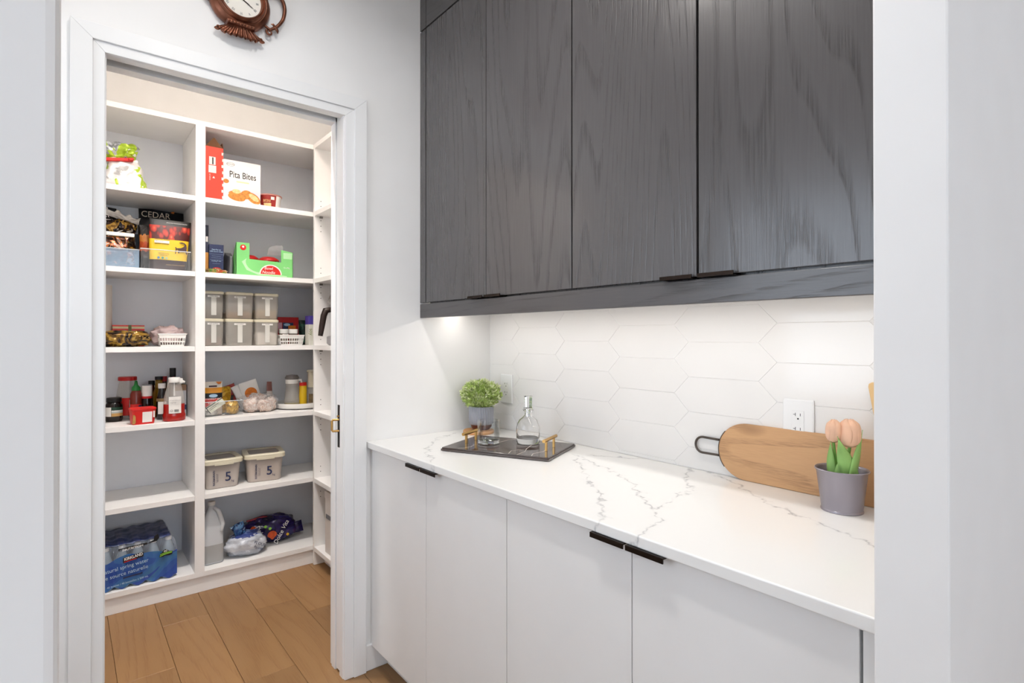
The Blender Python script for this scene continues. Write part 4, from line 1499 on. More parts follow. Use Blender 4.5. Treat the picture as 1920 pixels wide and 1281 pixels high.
xl, xr, yf, yb_ = cx0 - (ncol - 1) * brad * 2.02 - brad - .003, cx0 + brad + .003, -.135 - brad - .003, -.135 + (nrow - 1) * brad * 2.02 + brad + .003


def outline(zf, shrink):
    """scalloped plan of the wrapped pack, front first"""
    pts = []
    amp = .011 * (1 - shrink)
    n = ncol * 8
    for k in range(n + 1):
        x = xl + (xr - xl) * k / n
        ph = (x - cx0) / (brad * 2.02)
        pts.append((x, yf + amp * (1 - math.cos(2 * PI * ph)) * .5 + shrink * .006))
    m = nrow * 6
    for k in range(1, m + 1):
        y = yf + (yb_ - yf) * k / m
        pts.append((xr - amp * .5 * (1 - math.cos(2 * PI * (y + .135) / (brad * 2.02))) - shrink * .004, y))
    for k in range(1, n + 1):
        pts.append((xr - (xr - xl) * k / n, yb_))
    for k in range(1, m):
        pts.append((xl, yb_ - (yb_ - yf) * k / m))
    return pts


b = MB()
rs = []
for z, sh in ((.002, 0), (.03, 0), (.09, .05), (.128, .15), (.15, .3)):
    ring = []
    for k, (x, y) in enumerate(outline(z, sh)):
        wz = z
        if z > .14:
            wz = z + .012 * math.sin(x * 21) + .006 * math.sin(x * 47)
        if z < .01 and y < yf + .02:
            wz = z + .006 * (1 + math.cos(2 * PI * ((x - cx0) / (brad * 2.02) + .5)))
        ring.append((x, y, wz))
    rs.append(ring)
loft(b, rs, cap0=True, cap1=False)
b.build('printed_film', m_bluefilm, wp, smooth=True, angle=70)
b = MB()
rs = []
cxm, cym = (xl + xr) / 2, (yf + yb_) / 2
for z, sh, f in ((.15, .3, 1), (.175, .6, .985), (.2, .9, .955), (.214, 1, .9)):
    ring = []
    for x, y in outline(z, sh):
        wz = z + (.012 * math.sin(x * 21) + .006 * math.sin(x * 47)) * max(0, (.2 - z) / .05) + (.004 * mnoise.noise(Vector((x * 30, y * 30, z * 9))) if z > .16 else 0)
        ring.append((cxm + (x - cxm) * f, cym + (y - cym) * f, wz))
    rs.append(ring)
loft(b, rs, cap0=False, cap1=False)
b.build('clear_film', m_topfilm, wp, smooth=True, angle=70)
b = MB()


def topfn(i, j):
    x = cxm + (xr - xl) * .45 * (i * 2 - 1)
    y = cym + (yb_ - yf) * .45 * (j * 2 - 1)
    return Vector((x, y, .2125 + .006 * mnoise.noise(Vector((x * 26, y * 26, 3))) + .004 * math.cos((x - cx0) / (brad * 2.02) * 2 * PI)))


b.grid(topfn, 40, 24)
b.build('top_film', m_topblue, wp, smooth=True, angle=80)
ty = yf - .0012


def badge(pts, m, nm, y=ty):
    return MB().prism(pts, y - .0006, y).build(nm, m, wp)


m_lime3 = mat('lime print', '#8ec93c', .4)
m_skyink = mat('pale blue print', '#a9c6dc', .4)
badge([(.03, .128), (.114, .141), (.114, .164), (.03, .152)], m_ink, 'logo_panel')
text('lettering', 'KIRKLAND', .0195, m_paper, wp, (.072, ty - .0012, .149), rot=(R(90), R(-8.5), 0), xs=.82, shear=.1, bold=.0006)
badge([(.034, .1285), (.085, .136), (.085, .14), (.034, .133)], m_redcap, 'logo_underline', ty - .0007)
badge([(.18, .118), (.186, .137), (.192, .139), (.198, .15), (.207, .154), (.217, .149), (.222, .141), (.238, .139), (.238, .124), (.225, .119), (.205, .122), (.195, .117)], m_ink, 'count_badge')
badge([(.183, .124), (.2, .13), (.236, .135), (.236, .131), (.2, .126), (.183, .12)], m_lime3, 'lime_stripe', ty - .0007)
badge([(.184, .1315), (.2, .137), (.236, .138), (.236, .1365), (.2, .133), (.184, .128)], m_lime3, 'lime_stripe', ty - .0007)
text('lettering', '40', .015, m_paper, wp, (.206, ty - .0012, .144), rot=(R(90), R(-6), 0), xs=1.15, shear=.2)
text('lettering', 'natural spring water', .026, m_skyink, wp, (.04, ty - .001, .108), rot=(R(90), R(-6), 0), xs=.9)
text('lettering', 'de source naturelle', .026, m_skyink, wp, (.04, ty - .001, .077), rot=(R(90), R(-6), 0), xs=.92)
text('lettering', '40 bottles / 40 bouteilles x 500 mL', .0125, m_skyink, wp, (.05, ty - .001, .03), rot=(R(90), R(-5), 0), xs=.95)
badge([(.03, .05), (.11, .056), (.11, .063), (.03, .057)], m_navy, 'dark_line')
text('lettering', 'INUTRITION', .014, m_paper, wp, (.07, yf + .008, .19), rot=(R(60), R(-5), 0), xs=1.1)
badge([(.012, .183), (.13, .193), (.13, .203), (.012, .196)], m_ink, 'top_panel', yf + .011)
badge([(.128, .195), (.17, .2), (.182, .214), (.176, .236), (.16, .226), (.158, .208)], m_black, 'torn_opening', yf + .012)

# ------------------------------------------------------------------ right bay, top shelf
r = put('cookie_box', .632, 3.44, 2, 'tall bright red box with opened brown cardboard flap', 'carton')
m_redbox = mat('bright red board', '#ef3a22', .45, var=.03)
carton(r, .088, .16, .295, m_redbox)
m_kraft = mat('brown flap board', '#6a4526', .75, var=.12)
MB().prism([(-.044, .295), (.046, .29), (.002, .345), (-.004, .345)], -.079, -.076).build('flap', m_kraft, r)
MB().prism([(-.08, .295), (.08, .295), (.055, .33), (-.055, .33)], .042, .045, 'yz').build('flap', m_kraft, r)
q = MB()
for k in range(8):
    quad(q, .0385 - (.003 if k % 2 else 0), .0441, .018 + k * .034, .033 + k * .034, -.0802)
q.build('white_checks', m_paper, r)
MB().box(-.0255, .006, -.0806, -.08, .197, .24).build('label', m_paper, r)
MB().box(-.011, -.004, -.081, -.0806, .199, .237).build('bar_print', m_ink, r)
MB().box(-.028, .009, -.0806, -.08, .153, .193).build('label', m_paper, r)
text('lettering', '______\n______\n____', .008, m_inkgrey, r, (-.01, -.0812, .178))
text('lettering', 'BEST BEFORE', .006, m_paper, r, (-.022, -.0808, .128), rot=(R(90), R(90), 0))
MB().lathe([(.0075, 0), (.0075, .0005)], 3, M=Matrix.Translation((-.003, -.08, .128)) @ Matrix.Rotation(R(90), 4, 'X') @ Matrix.Rotation(R(90), 4, 'Z')).build('triangle_mark', m_paper, r)

r = put('cracker_box', .775, 3.395, 2, 'white box lettered Pita Bites with orange crackers', 'carton', R(-2))
carton(r, .192, .06, .243, bands('cracker box', [(0, '#efe6e0'), (.3, '#dcd0d8'), (.42, '#ece4e2'), (.6, '#f3efec')], 2, .4, interp='EASE'))
fyv = -.0305
text('lettering', 'Pita Bites', .0505, m_ink, r, (.003, fyv, .163), xs=.74, bold=.0004)
MB().lathe([(.0185, 0), (.021, 0), (.021, .0004), (.0185, .0004), (.0185, 0)], 24, caps=False, M=Matrix.Translation((-.06, fyv + .0003, .219)) @ Matrix.Rotation(R(90), 4, 'X') @ Matrix.Scale(.5, 4, (0, 1, 0))).build('logo_ring', m_inkgrey, r)
text('lettering', 'BAKER', .011, m_inkgrey, r, (-.06, fyv, .219))
MB().box(-.03, .035, fyv - .0002, fyv, .123, .131).build('green_stripe', mat('pale green print', '#cfd6a8', .5), r)
m_crk = mat('cracker print', '#d98a35', .5, var=.4, vscale=90)
m_crk2 = mat('cracker print light', '#eec98e', .5, var=.25, vscale=90)
for x, z, a, b_, tl, m in ((-.028, .04, .045, .021, -8, m_crk), (-.03, .055, .04, .018, -6, m_crk), (.02, .06, .03, .025, 20, m_crk), (.058, .045, .042, .025, -35, m_crk), (-.03, .072, .022, .012, 0, m_crk2), (-.082, .122, .014, .012, 0, m_crk), (.06, .049, .03, .014, -35, m_crk2)):
    x0 = max(-.094 + .0, x - a)
    pts = [(max(-.0955, min(.0955, x + a * math.cos(t_) * math.cos(R(tl)) - b_ * math.sin(t_) * math.sin(R(tl)))), x * 0 + z + a * math.cos(t_) * math.sin(R(tl)) + b_ * math.sin(t_) * math.cos(R(tl))) for t_ in [2 * PI * k / 20 for k in range(20)]]
    fyv -= .00015
    MB().prism(pts, fyv - .0002, fyv).build('cracker_picture', m, r)

r = put('noodle_cup', .938, 3.425, 2, 'short red and white paper noodle cup on top shelf', 'cup', R(0))
MB().lathe([(0, 0), (.05, 0), (.053, .004), (.0625, .082), (0, .082)], 40).build('cup', mat('noodle cup print', '#9c2a22', .4, var=.12, vscale=25), r, smooth=True, angle=50)
MB().lathe([(.0625, .08), (.0665, .081), (.0665, .086), (.0635, .088), (0, .0885)], 40).build('lid', mat('lid foil', '#c8877c', .4), r, smooth=True, angle=50)


def sleeve_c(r, r0, r1, z0, z1, a0, a1, m, nm='label', n=12):
    def fn(i, j):
        a = R(a0 + (a1 - a0) * i)
        rad = r0 + (r1 - r0) * j
        return Vector((rad * math.cos(a), rad * math.sin(a), z0 + (z1 - z0) * j))
    return MB().grid(fn, n, 1).build(nm, m, r, smooth=True)


sleeve_c(r, .0533, .0628, .004, .08, -72, -25, m_paper, 'white_panel')
sleeve_c(r, .0538, .0575, .006, .036, -140, -98, m_crk2, 'noodle_picture')
sleeve_c(r, .0605, .0615, .055, .072, -100, -82, m_paper, 'white_seal')
t = text('lettering', 'atsu', .028, mat('gold print', '#e8c487', .45), r, (-.031, -.0535, .05), rot=(R(96), 0, R(-30)), xs=.9)

# ------------------------------------------------------------------ right bay, third shelf
m_blackgold = bands('navy pasta box', [(0, '#232c50'), (.12, '#c98a3a'), (.45, '#1f2540'), (.7, '#1d2137')], 2, .42, wob=.02)
r = put('carton', .601, 3.54, 3, 'tall navy carton with orange band beside the divider', 'carton')
carton(r, .04, .18, .278, m_blackgold)
MB().box(.006, .0165, -.0906, -.09, .185, .215).build('white_patch', m_paper, r)
r = put('carton', .66, 3.475, 3, 'short dark blue carton with white text and red logo', 'carton', R(-5))
carton(r, .072, .09, .172, m_navy)
text('lettering', 'Pasta fine cut\n100% durum wheat\n_________________\n___________\n____________\n_______________\ncooking 9 min\n_________', .0105, m_skyink, r, (0, -.0455, .106), xs=.8)
MB().lathe([(.02, 0), (.02, .0005)], 24, M=Matrix.Translation((.002, -.045, .036)) @ Matrix.Rotation(R(90), 4, 'X') @ Matrix.Scale(.42, 4, (0, 1, 0))).build('logo', m_redcap, r)
text('lettering', 'Pasta', .0085, m_paper, r, (.002, -.0462, .036), shear=.2)
r = put('snack_packet', .64, 3.375, 3, 'flat green and brown packet lying in front of blue carton', 'packet')
blob_mesh(.056, .035, .014, 61, .2, 3).build('packet', patches('green brown packet', ['#6b4a22', '#7d7a2a', '#4b7a25', '#9c8a3a', '#a03a1a', '#c9b890'], 30, .35, .0, .4), r, smooth=True, angle=80)
r = put('snack_packet', .7225, 3.47, 3, 'dull dark film stand-in for the tray side, between blue carton and green tray', 'packet')  # stands in for the tray's film-wrapped side, its dark tone put into the colour
bag_mesh(.034, .16, .135, 63, .004, top=.2, bot=.1, fq=12).build('packet', mat('dark film', '#77777c', .35, metal=.4, var=.4, vscale=8), r, smooth=True, weld=.0005, angle=80)

gt = put('noodle_tray', .897, 3.50, 3, 'green cardboard tray with cut-away front holding noodle bowls', 'tray')
m_gr = mat('green board', '#7fcf7a', .42, var=.05)
m_gr2 = mat('pale green print', '#b5e6b0', .42)
W_, D_ = .31, .27
pf = [(-W_ / 2, 0), (W_ / 2, 0), (W_ / 2, .155), (.088, .165), (.088, .092), (-.085, .098), (-.085, .187), (-W_ / 2, .187)]
MB().prism(pf, -D_ / 2, -D_ / 2 + .0025).build('front', m_gr, gt)
MB().prism([(-D_ / 2, 0), (D_ / 2, 0), (D_ / 2, .1), (-.05, .1), (-D_ / 2, .187)], -W_ / 2, -W_ / 2 + .0025, 'yz').build('side', m_gr, gt)
MB().prism([(-D_ / 2, 0), (D_ / 2, 0), (D_ / 2, .1), (-.05, .1), (-D_ / 2, .155)], W_ / 2 - .0025, W_ / 2, 'yz').build('side', m_gr, gt)
MB().box(-W_ / 2, W_ / 2, -D_ / 2, D_ / 2, 0, .002).build('base', m_gr, gt)
fy2 = -D_ / 2 - .0004
pts = [(.055 * math.cos(R(a)) + .03, .018 + .05 * math.sin(R(a))) for a in range(0, 181, 12)]
MB().prism([(x * 1.12 - .0036, z * 1.12 - .002) for x, z in pts], fy2 - .0002, fy2).build('badge_edge', m_paper, gt)
MB().prism(pts, fy2 - .0006, fy2 - .0002).build('badge', m_red, gt)
text('lettering', 'Bowl\nNoodle', .023, m_paper, gt, (.018, fy2 - .0012, .04), shear=.15)
MB().lathe([(.016, 0), (.016, .0005)], 24, M=Matrix.Translation((-.118, fy2, .16)) @ Matrix.Rotation(R(90), 4, 'X')).build('logo', m_red, gt)
MB().lathe([(.006, 0), (.006, .0009)], 16, M=Matrix.Translation((-.118, fy2, .164)) @ Matrix.Rotation(R(90), 4, 'X')).build('logo_dot', m_paper, gt)
sw = [(-.1 + .0, .1)] + [(-.03 + .075 * math.cos(R(a)), .085 + .06 * math.sin(R(a))) for a in range(180, 271, 10)] + [(.12, .014), (.12, .008), (-.04, .012), (-.1, .035), (-.125, .08)]
MB().prism(sw, fy2 - .0001, fy2 + .0001).build('swoosh', m_gr2, gt)
text('lettering', '12 x 86g', .013, m_paper, gt, (.118, fy2 - .001, .062), xs=.8)
MB().box(.1, .15, fy2 - .0002, fy2, .115, .15).build('pale_patch', m_gr2, gt)
for k, (x, y, lab) in enumerate(((-.075, -.06, 'red lidded noodle bowl at the left inside the green tray'), (.04, -.055, 'red lidded noodle bowl in the middle of the green tray'), (-.02, .06, 'noodle bowl at the back of the green tray'))):
    r = thing('noodle_bowl', (.897 + x, 3.50 + y, T[3] + .0028), lab, 'bowl', group='bowls in the green tray')
    MB().lathe([(0, 0), (.04, 0), (.042, .004), (.054, .1), (0, .1)], 32).build('bowl', mat('bowl white', '#c9c4bf', .4, var=.1), r, smooth=True, angle=50)
    MB().lathe([(.054, .098), (.0575, .099), (.0575, .106), (.054, .112), (.035, .124), (0, .126)], 32).build('lid', m_redcap, r, smooth=True, angle=50)
    sleeve_c(r, .0505, .0555, .06, .098, -110, -55, m_redcap, 'red_label')
    MB().lathe([(.022, 0), (.022, .0006)], 20, M=Matrix.Translation((.014, -.0525, .083)) @ Matrix.Rotation(R(97), 4, 'X') @ Matrix.Scale(.5, 4, (0, 1, 0))).build('white_oval', m_paper, r)
r = thing('plastic_film', (.98, 3.44, T[3] + .14), 'crumpled clear wrapping film on top of the green noodle tray', 'film')
bag_mesh(.11, .05, .065, 71, .016, top=.6, bot=.3, topw=.6, fq=26).build('film', m_film, r, smooth=True, weld=.0005, angle=80)

# ------------------------------------------------------------------ right bay, fourth shelf: storage boxes
def container(x, y, i, w, h, label, cont, ch, word, dz=0.0, d=.19):
    r = put('food_container', x, y, i, label, 'container', dz=dz, group='lidded food containers on the pantry shelf')
    b = MB()
    tub(b, [(w - .014, d - .014, .014, 0), (w - .008, d - .008, .016, .004), (w - .002, d - .002, .016, h * .55), (w - .002, d - .002, .016, h - .014)])
    b.build('body', m_clear2, r, smooth=True, angle=40)
    b = MB()
    tub(b, [(w, d, .016, h - .016), (w + .002, d + .002, .016, h - .012), (w + .002, d + .002, .016, h - .004), (w - .012, d - .012, .016, h)])
    b.build('lid', m_cream, r, smooth=True, angle=30)
    if ch:
        b = MB()
        tub(b, [(w - .02, d - .02, .012, .004), (w - .013, d - .013, .012, h * ch * .8), (w - .03, d - .03, .012, h * ch)])
        b.build('contents', cont, r, smooth=True, angle=40)
    MB().box(-.012, .013, -d / 2 - .0012, -d / 2 + .001, .018, h - .034).build('level_strip', mat('frosted strip', '#cfcdc6', .4), r)
    MB().box(-.03, .03, -d / 2 - .0018, -d / 2 + .0005, h - .034, h - .024).build('sticker', m_paper, r)
    text('lettering', word, .0085, m_ink, r, (0, -d / 2 - .0022, h - .029), xs=.85)
    return r


m_oat = mat('oats', '#b79c78', .8, var=.4, vscale=160, bump=.6, bscale=160)
m_brn = mat('brown grain', '#8b6238', .8, var=.4, vscale=200)
m_pnk = mat('reddish lentils', '#7d5a52', .8, var=.4, vscale=200)
m_flr = mat('white flour', '#d8d2ca', .9, var=.1)
hC = .1505
for dz, row in ((0.0, ((.634, .104, 'lower left lidded clear food container with some reddish lentils', m_pnk, .3, 'RED LENTILS'), (.767, .145, 'lower middle lidded clear food container, almost empty', m_flr, .06, 'COCONUT'), (.913, .13, 'lower right lidded clear food container half full of white flour', m_flr, .5, 'FLOUR'))),
                (hC + .001, ((.634, .104, 'upper left lidded clear food container, empty', None, 0, 'CORN MEAL'), (.767, .145, 'upper middle lidded clear food container with a little brown grain', m_brn, .26, 'BROWN RICE'), (.913, .13, 'upper right lidded clear food container with oat flakes', m_oat, .36, 'OATMEAL')))):
    for x, w, lab, cm, ch, wd in row:
        container(x, 3.475, 4, w, hC, lab, cm, ch, wd, dz)

r = put('carton', 1.078, 3.575, 4, 'red carton with navy oval logo behind the right basket', 'carton')
carton(r, .125, .08, .172, mat('red carton', '#b3161a', .42, var=.06))
MB().box(-.06, -.038, -.0406, -.04, .1, .138).build('pink_patch', mat('pink patch', '#c99aa6', .5), r)
MB().box(-.034, .03, -.0406, -.04, .09, .138).build('dark_panel', m_navy, r)
MB().lathe([(.019, 0), (.019, .0005)], 24, M=Matrix.Translation((-.008, -.0406, .125)) @ Matrix.Rotation(R(90), 4, 'X') @ Matrix.Scale(.45, 4, (0, 1, 0))).build('logo', m_skyink, r)
MB().box(.0, .045, -.0412, -.0406, .09, .12).build('orange_panel', m_orangeprint, r)
basket(1.054, 3.45, 4, .142, .14, .059, 'white slotted plastic basket holding two small white-lidded jars')
for k, x in enumerate((1.022, 1.078)):
    r = put('spice_jar', x, 3.44, 4, ['white-lidded spice jar with a name sticker, left in the basket', 'plain white-lidded spice jar, right in the basket'][k], 'jar', dz=.0025, group='jars in the right basket')
    MB().lathe([(0, 0), (.023, 0), (.025, .003), (.025, .07), (0, .07)], 28).build('body', mat('spice jar', '#8d8378', .25, var=.2), r, smooth=True, angle=50)
    cyl(r, .027, .068, .094, m_white, 'lid', bev=.002)
    if k == 0:
        MB().box(-.014, .02, -.0262, -.0255, .052, .064).build('sticker', m_paper, r)
        text('lettering', 'CUMIN', .008, m_ink, r, (.003, -.0266, .058), xs=.9)
r = put('snack_bag', 1.192, 3.55, 4, 'dark green packet squeezed behind the shelf end panel', 'bag')
bag_mesh(.09, .06, .155, 77, .006, top=.3, bot=.1).build('bag', patches('dark green packet', ['#0f2b24', '#123a2e', '#0c1d1a', '#2d5a45', '#182a28'], 18, .35, 0, .4), r, smooth=True, weld=.0005, angle=80)
r = put('carton', 1.195, 3.40, 4, 'white carton with purple top at the shelf end', 'carton')
carton(r, .095, .07, .178, bands('purple top carton', [(0, '#d9d8cc'), (.7, '#4b3f96')], 2, .45))
text('lettering', 'soy', .03, mat('olive ink', '#7d8a45', .5), r, (-.035, -.0355, .08), rot=(R(90), R(90), 0))

# ------------------------------------------------------------------ right bay, fifth shelf
bin_('storage_bin', .686, 3.475, 5, .19, .21, .082, 'clear plastic bin of packets on the right middle shelf', m_clear)
r = put('soup_packet', .64, 3.425, 5, 'packet with orange top, black band and red stripe in the bin', 'packet', R(-4), dz=.004)
m_pk = bands('coconut packet', [(0, '#c9b9a8'), (.25, '#b5261a'), (.44, '#c22a1c'), (.5, '#17171c'), (.66, '#d8901f'), (.82, '#ddd6cb')], 2, .4)
bag_mesh(.093, .028, .186, 81, .002, top=.12, bot=.1, fq=14).build('packet', m_pk, r, smooth=True, weld=.0005, angle=80)
text('lettering', 'COCONUT MILK', .0125, m_paper, r, (0, -.0168, .09), xs=.85)
text('lettering', 'East', .017, m_paper, r, (-.012, -.0168, .068))
MB().lathe([(.021, 0), (.021, .0004)], 24, M=Matrix.Translation((0, -.016, .108)) @ Matrix.Rotation(R(90), 4, 'X') @ Matrix.Scale(.45, 4, (0, 1, 0))).build('logo', m_skyink, r)
MB().box(-.022, .018, -.0135, -.0128, .156, .165).build('brown_bar', m_brownprint, r)
MB().prism([(.012, .185), (.042, .185), (.036, .172), (.024, .17)], -.0095, -.009).build('orange_mark', m_orangeprint, r)
r = put('paper_card', .645, 3.38, 5, 'pale printed card tilted against the front of the bin', 'card', dz=.006)
o = MB().box(-.046, .046, -.0008, .0008, -.02, .02).build('card', mat('pale card', '#d6d6c2', .5, var=.1, vscale=60), r)
o.rotation_euler = (R(-6), R(-34), 0)
o.location = (0, 0, .055)
o2 = MB().box(-.046, .046, -.0012, -.0009, .013, .017).box(-.04, .02, -.0012, -.0009, .002, .004).box(-.04, .0, -.0012, -.0009, -.006, -.004).box(-.047, -.043, -.0013, -.0009, -.021, .021).build('print', m_ink, o)
r = put('snack_packet', .70, 3.49, 5, 'yellow crisp packet standing in the middle of the bin', 'packet', dz=.004)
m_yel = patches('yellow packet', ['#7a5a08', '#b98c14', '#c89a1c', '#a87a10', '#c9a030', '#d9b648'], 20, .28, .1, .6)
bag_mesh(.085, .06, .15, 83, .01, top=.4, bot=.15, fq=22).build('bag', m_yel, r, smooth=True, weld=.0005, angle=80)
r = put('snack_packet', .733, 3.415, 5, 'crumpled yellow packet at the front right of the bin', 'packet', dz=.004)
blob_mesh(.034, .03, .036, 85, .22, 2.6).build('bag', m_yel, r, smooth=True, angle=80)
r = put('snack_packet', .625, 3.41, 5, 'small pale packet low at the front left of the bin', 'packet', dz=.004)
blob_mesh(.032, .02, .02, 86, .22, 2.6).build('bag', m_whitefoil, r, smooth=True, angle=80)
r = put('snack_packet', .775, 3.545, 5, 'red and black packet leaning behind the yellow packets', 'packet')
o = bag_mesh(.085, .04, .15, 87, .008, top=.3, bot=.1, fq=20).build('bag', patches('red black packet', ['#16161a', '#3a1414', '#8d1c18', '#9a241c', '#20202a', '#5a2a1c'], 16, .32, .05, .5), r, smooth=True, weld=.0005, angle=80)
o.rotation_euler = (0, R(-22), 0)
o.location = (.012, 0, .012)

r = put('plastic_bag', .888, 3.47, 5, 'clear plastic bag of pale packets on the right middle shelf', 'bag')
blob_mesh(.105, .085, .052, 91, .16, 2.0, 44, 24).build('film', m_film, r, smooth=True, angle=80)
m_pale = patches('pale packets', ['#b59a8c', '#cbb5a6', '#d8cac0', '#c2a594', '#dcd4cc', '#b8a49a'], 22, .4, 0, .5)
for k, (x, y, rx, rz, sd) in enumerate(((.84, 3.44, .04, .04, 92), (.91, 3.425, .045, .034, 93), (.95, 3.46, .03, .04, 94), (.885, 3.50, .055, .05, 95))):
    r = put('food_packet', x, y, 5, ['round pale lump at the left end of the clear bag', 'whitish crumpled lump low in the middle of the clear bag', 'pinkish lump at the right end of the clear bag', 'large pale lump at the back of the clear bag'][k], 'packet', dz=.002, group='packets in the clear bag')
    blob_mesh(rx, rx * .8, rz, sd, .25, 2.6, 28, 18).build('packet', m_pale, r, smooth=True, angle=80)
r = put('spice_packet', .872, 3.515, 5, 'white packet with a big orange dot leaning above clear bag', 'packet', dz=.0)
o = bag_mesh(.1, .018, .13, 96, .002, top=.12, bot=.1, fq=12).build('packet', m_paper, r, smooth=True, weld=.0005, angle=80)
o.rotation_euler = (0, R(-16), 0)
o.location = (.0, 0, .05)
o3 = MB().lathe([(.034, 0), (.034, .0005)], 28, M=Matrix.Translation((.0, -.0105, .058)) @ Matrix.Rotation(R(90), 4, 'X')).build('orange_dot', m_orangeprint, o)
r = put('spice_packet', .808, 3.52, 5, 'narrow white packet leaning left of the orange dot packet', 'packet')
o = bag_mesh(.04, .018, .15, 97, .003, top=.12, bot=.1, fq=12).build('packet', m_paper, r, smooth=True, weld=.0005, angle=80)
o.rotation_euler = (0, R(-24), 0)
o.location = (.02, 0, .012)
r = put('spice_packet', .966, 3.53, 5, 'brown folded packet sticking up beside the glass pitcher', 'packet')
bag_mesh(.045, .02, .165, 98, .003, top=.5, bot=.1, topw=.6, fq=12).build('packet', bands('brown packet', [(0, '#8a8a80'), (.5, '#bdb3ac'), (.66, '#7d4a42')], 2, .4), r, smooth=True, weld=.0005, angle=80)

tt = put('turntable', 1.14, 3.505, 5, 'round white turntable holding pitcher and bottles', 'turntable')
MB().lathe([(0, .004), (.13, .004), (.145, .006), (.152, .012), (.152, .036), (.1495, .036), (.148, .016), (0, .016)], 64).build('tray', m_white, tt, smooth=True, angle=50)
MB().lathe([(0, 0), (.09, 0), (.09, .004), (0, .004)], 32).build('foot', m_white, tt)
TT = .0165
r = put('oil_pitcher', 1.076, 3.455, 5, 'glass oil pitcher with white handle and grey flip lid', 'pitcher', dz=TT)
MB().lathe([(0, 0), (.042, 0), (.045, .004), (.045, .02), (.036, .12), (.036, .14), (0, .14)], 36).build('body', m_bglass, r, smooth=True, angle=50)
MB().lathe([(0, .003), (.043, .003), (.043, .024), (0, .024)], 32).build('oil', mat('cooking oil', '#8a7a1e', .1, spec=.6), r, smooth=True)
cyl(r, .0375, .138, .163, m_white, 'collar', 32)
MB().lathe([(0, .163), (.034, .163), (.038, .172), (.03, .188), (0, .192)], 28, sx=1.1).build('lid', mat('grey plastic', '#6b6664', .35), r, smooth=True, angle=50)
MB().tube([(.03, -.012, .158), (.048, -.018, .158), (.052, -.02, .14), (.048, -.02, .07), (.043, -.02, .066)], [.006, .007, .0075, .007, .005], 10).build('handle', m_white, r, smooth=True)
r = put('mustard_bottle', 1.137, 3.44, 5, 'slim yellow squeeze bottle with red cap on the turntable', 'bottle', dz=TT)
MB().lathe([(0, 0), (.021, 0), (.0225, .003), (.0225, .118), (.019, .124), (0, .124)], 32).build('body', mat('mustard plastic', '#d2ac1c', .35, var=.04), r, smooth=True, angle=50)
cyl(r, .0215, .122, .142, m_red, 'cap', 32, bev=.002)
r = put('spray_bottle', 1.196, 3.445, 5, 'clear bottle with tall white sprayer top on the turntable', 'bottle', dz=TT)
MB().lathe([(0, 0), (.029, 0), (.031, .003), (.031, .09), (.028, .115), (0, .115)], 36).build('body', m_bglass, r, smooth=True, angle=50)
MB().lathe([(0, .11), (.03, .11), (.031, .114), (.027, .17), (.028, .2), (.034, .208), (.03, .216), (0, .218)], 32).build('sprayer', m_cream, r, smooth=True, angle=50)
sleeve(r, .0315, .015, .07, -150, -50, mat('brown bottle label', '#6d5a3d', .45, var=.4, vscale=40))

# ------------------------------------------------------------------ right bay, sixth shelf: rice boxes
def rice_box(x, y, rz, label, cm, w=.185, d=.2, h=.142):
    r = put('rice_container', x, y, 6, label, 'container', rz)
    b = MB()
    tub(b, [(w - .03, d - .03, .025, 0), (w - .022, d - .022, .028, .003), (w - .004, d - .004, .03, h * .8), (w, d, .03, h)])
    b.build('body', mat('frosted box', '#cfc4bb', .22, alpha=.72, spec=.6), r, smooth=True, angle=40)
    b = MB()
    tub(b, [(w - .034, d - .034, .022, .004), (w - .02, d - .02, .024, h * .6), (w - .025, d - .025, .024, h * .64)])
    b.build('contents', cm, r, smooth=True, angle=40)
    b = MB()
    o_ = rrect(w + .022, d + .022, .034)
    i_ = rrect(w - .036, d - .036, .02)
    n = len(o_)
    zs = [(o_, h - .006), (o_, h + .014), (rrect(w + .014, d + .014, .032), h + .019), (i_, h + .019), (i_, h + .012)]
    loft(b, [[(px, py, z) for px, py in ring] for ring, z in zs], cap0=False, cap1=False)
    b.build('lid_rim', m_cream, r, smooth=True, angle=35)
    MB().prism(i_, h + .011, h + .0125, 'xy').build('lid_window', mat('lid window', '#b9aaa0', .18, alpha=.7, spec=.6), r)
    MB().box(-.045, .05, -d / 2 - .0125, -d / 2 - .0105, h - .012, h + .002).build('latch', m_cream, r, bevel=.0008)
    tx = R(90 - 3.2)
    text('lettering', '5', .07, m_navy, r, (.024, -d / 2 - .0015, .06), rot=(tx, 0, 0), bold=.0006)
    text('lettering', 'kg', .016, m_navy, r, (.047, -d / 2 - .0012, .036), rot=(tx, 0, 0))
    t = text('lettering', 'RICE&GRAIN', .0145, m_navy, r, (-.046, -d / 2 - .0015, .062), rot=(tx, 0, 0), bold=.0002)
    t.rotation_euler = (tx, R(-90), 0)
    t = text('lettering', 'storage case for rice\nkeep cool and dry', .0058, m_navy, r, (-.03, -d / 2 - .0015, .06))
    t.rotation_euler = (tx, R(-90), 0)
    return r


rice_box(.680, 3.462, 0, 'clear rice box marked 5 kg filled white, left on the shelf', mat('white rice', '#d9d2c8', .8, var=.12, vscale=120))
rice_box(.913, 3.465, R(-9), 'clear rice box marked 5 kg filled tan, right on the shelf', mat('brown rice', '#b89468', .8, var=.2, vscale=120), w=.2)

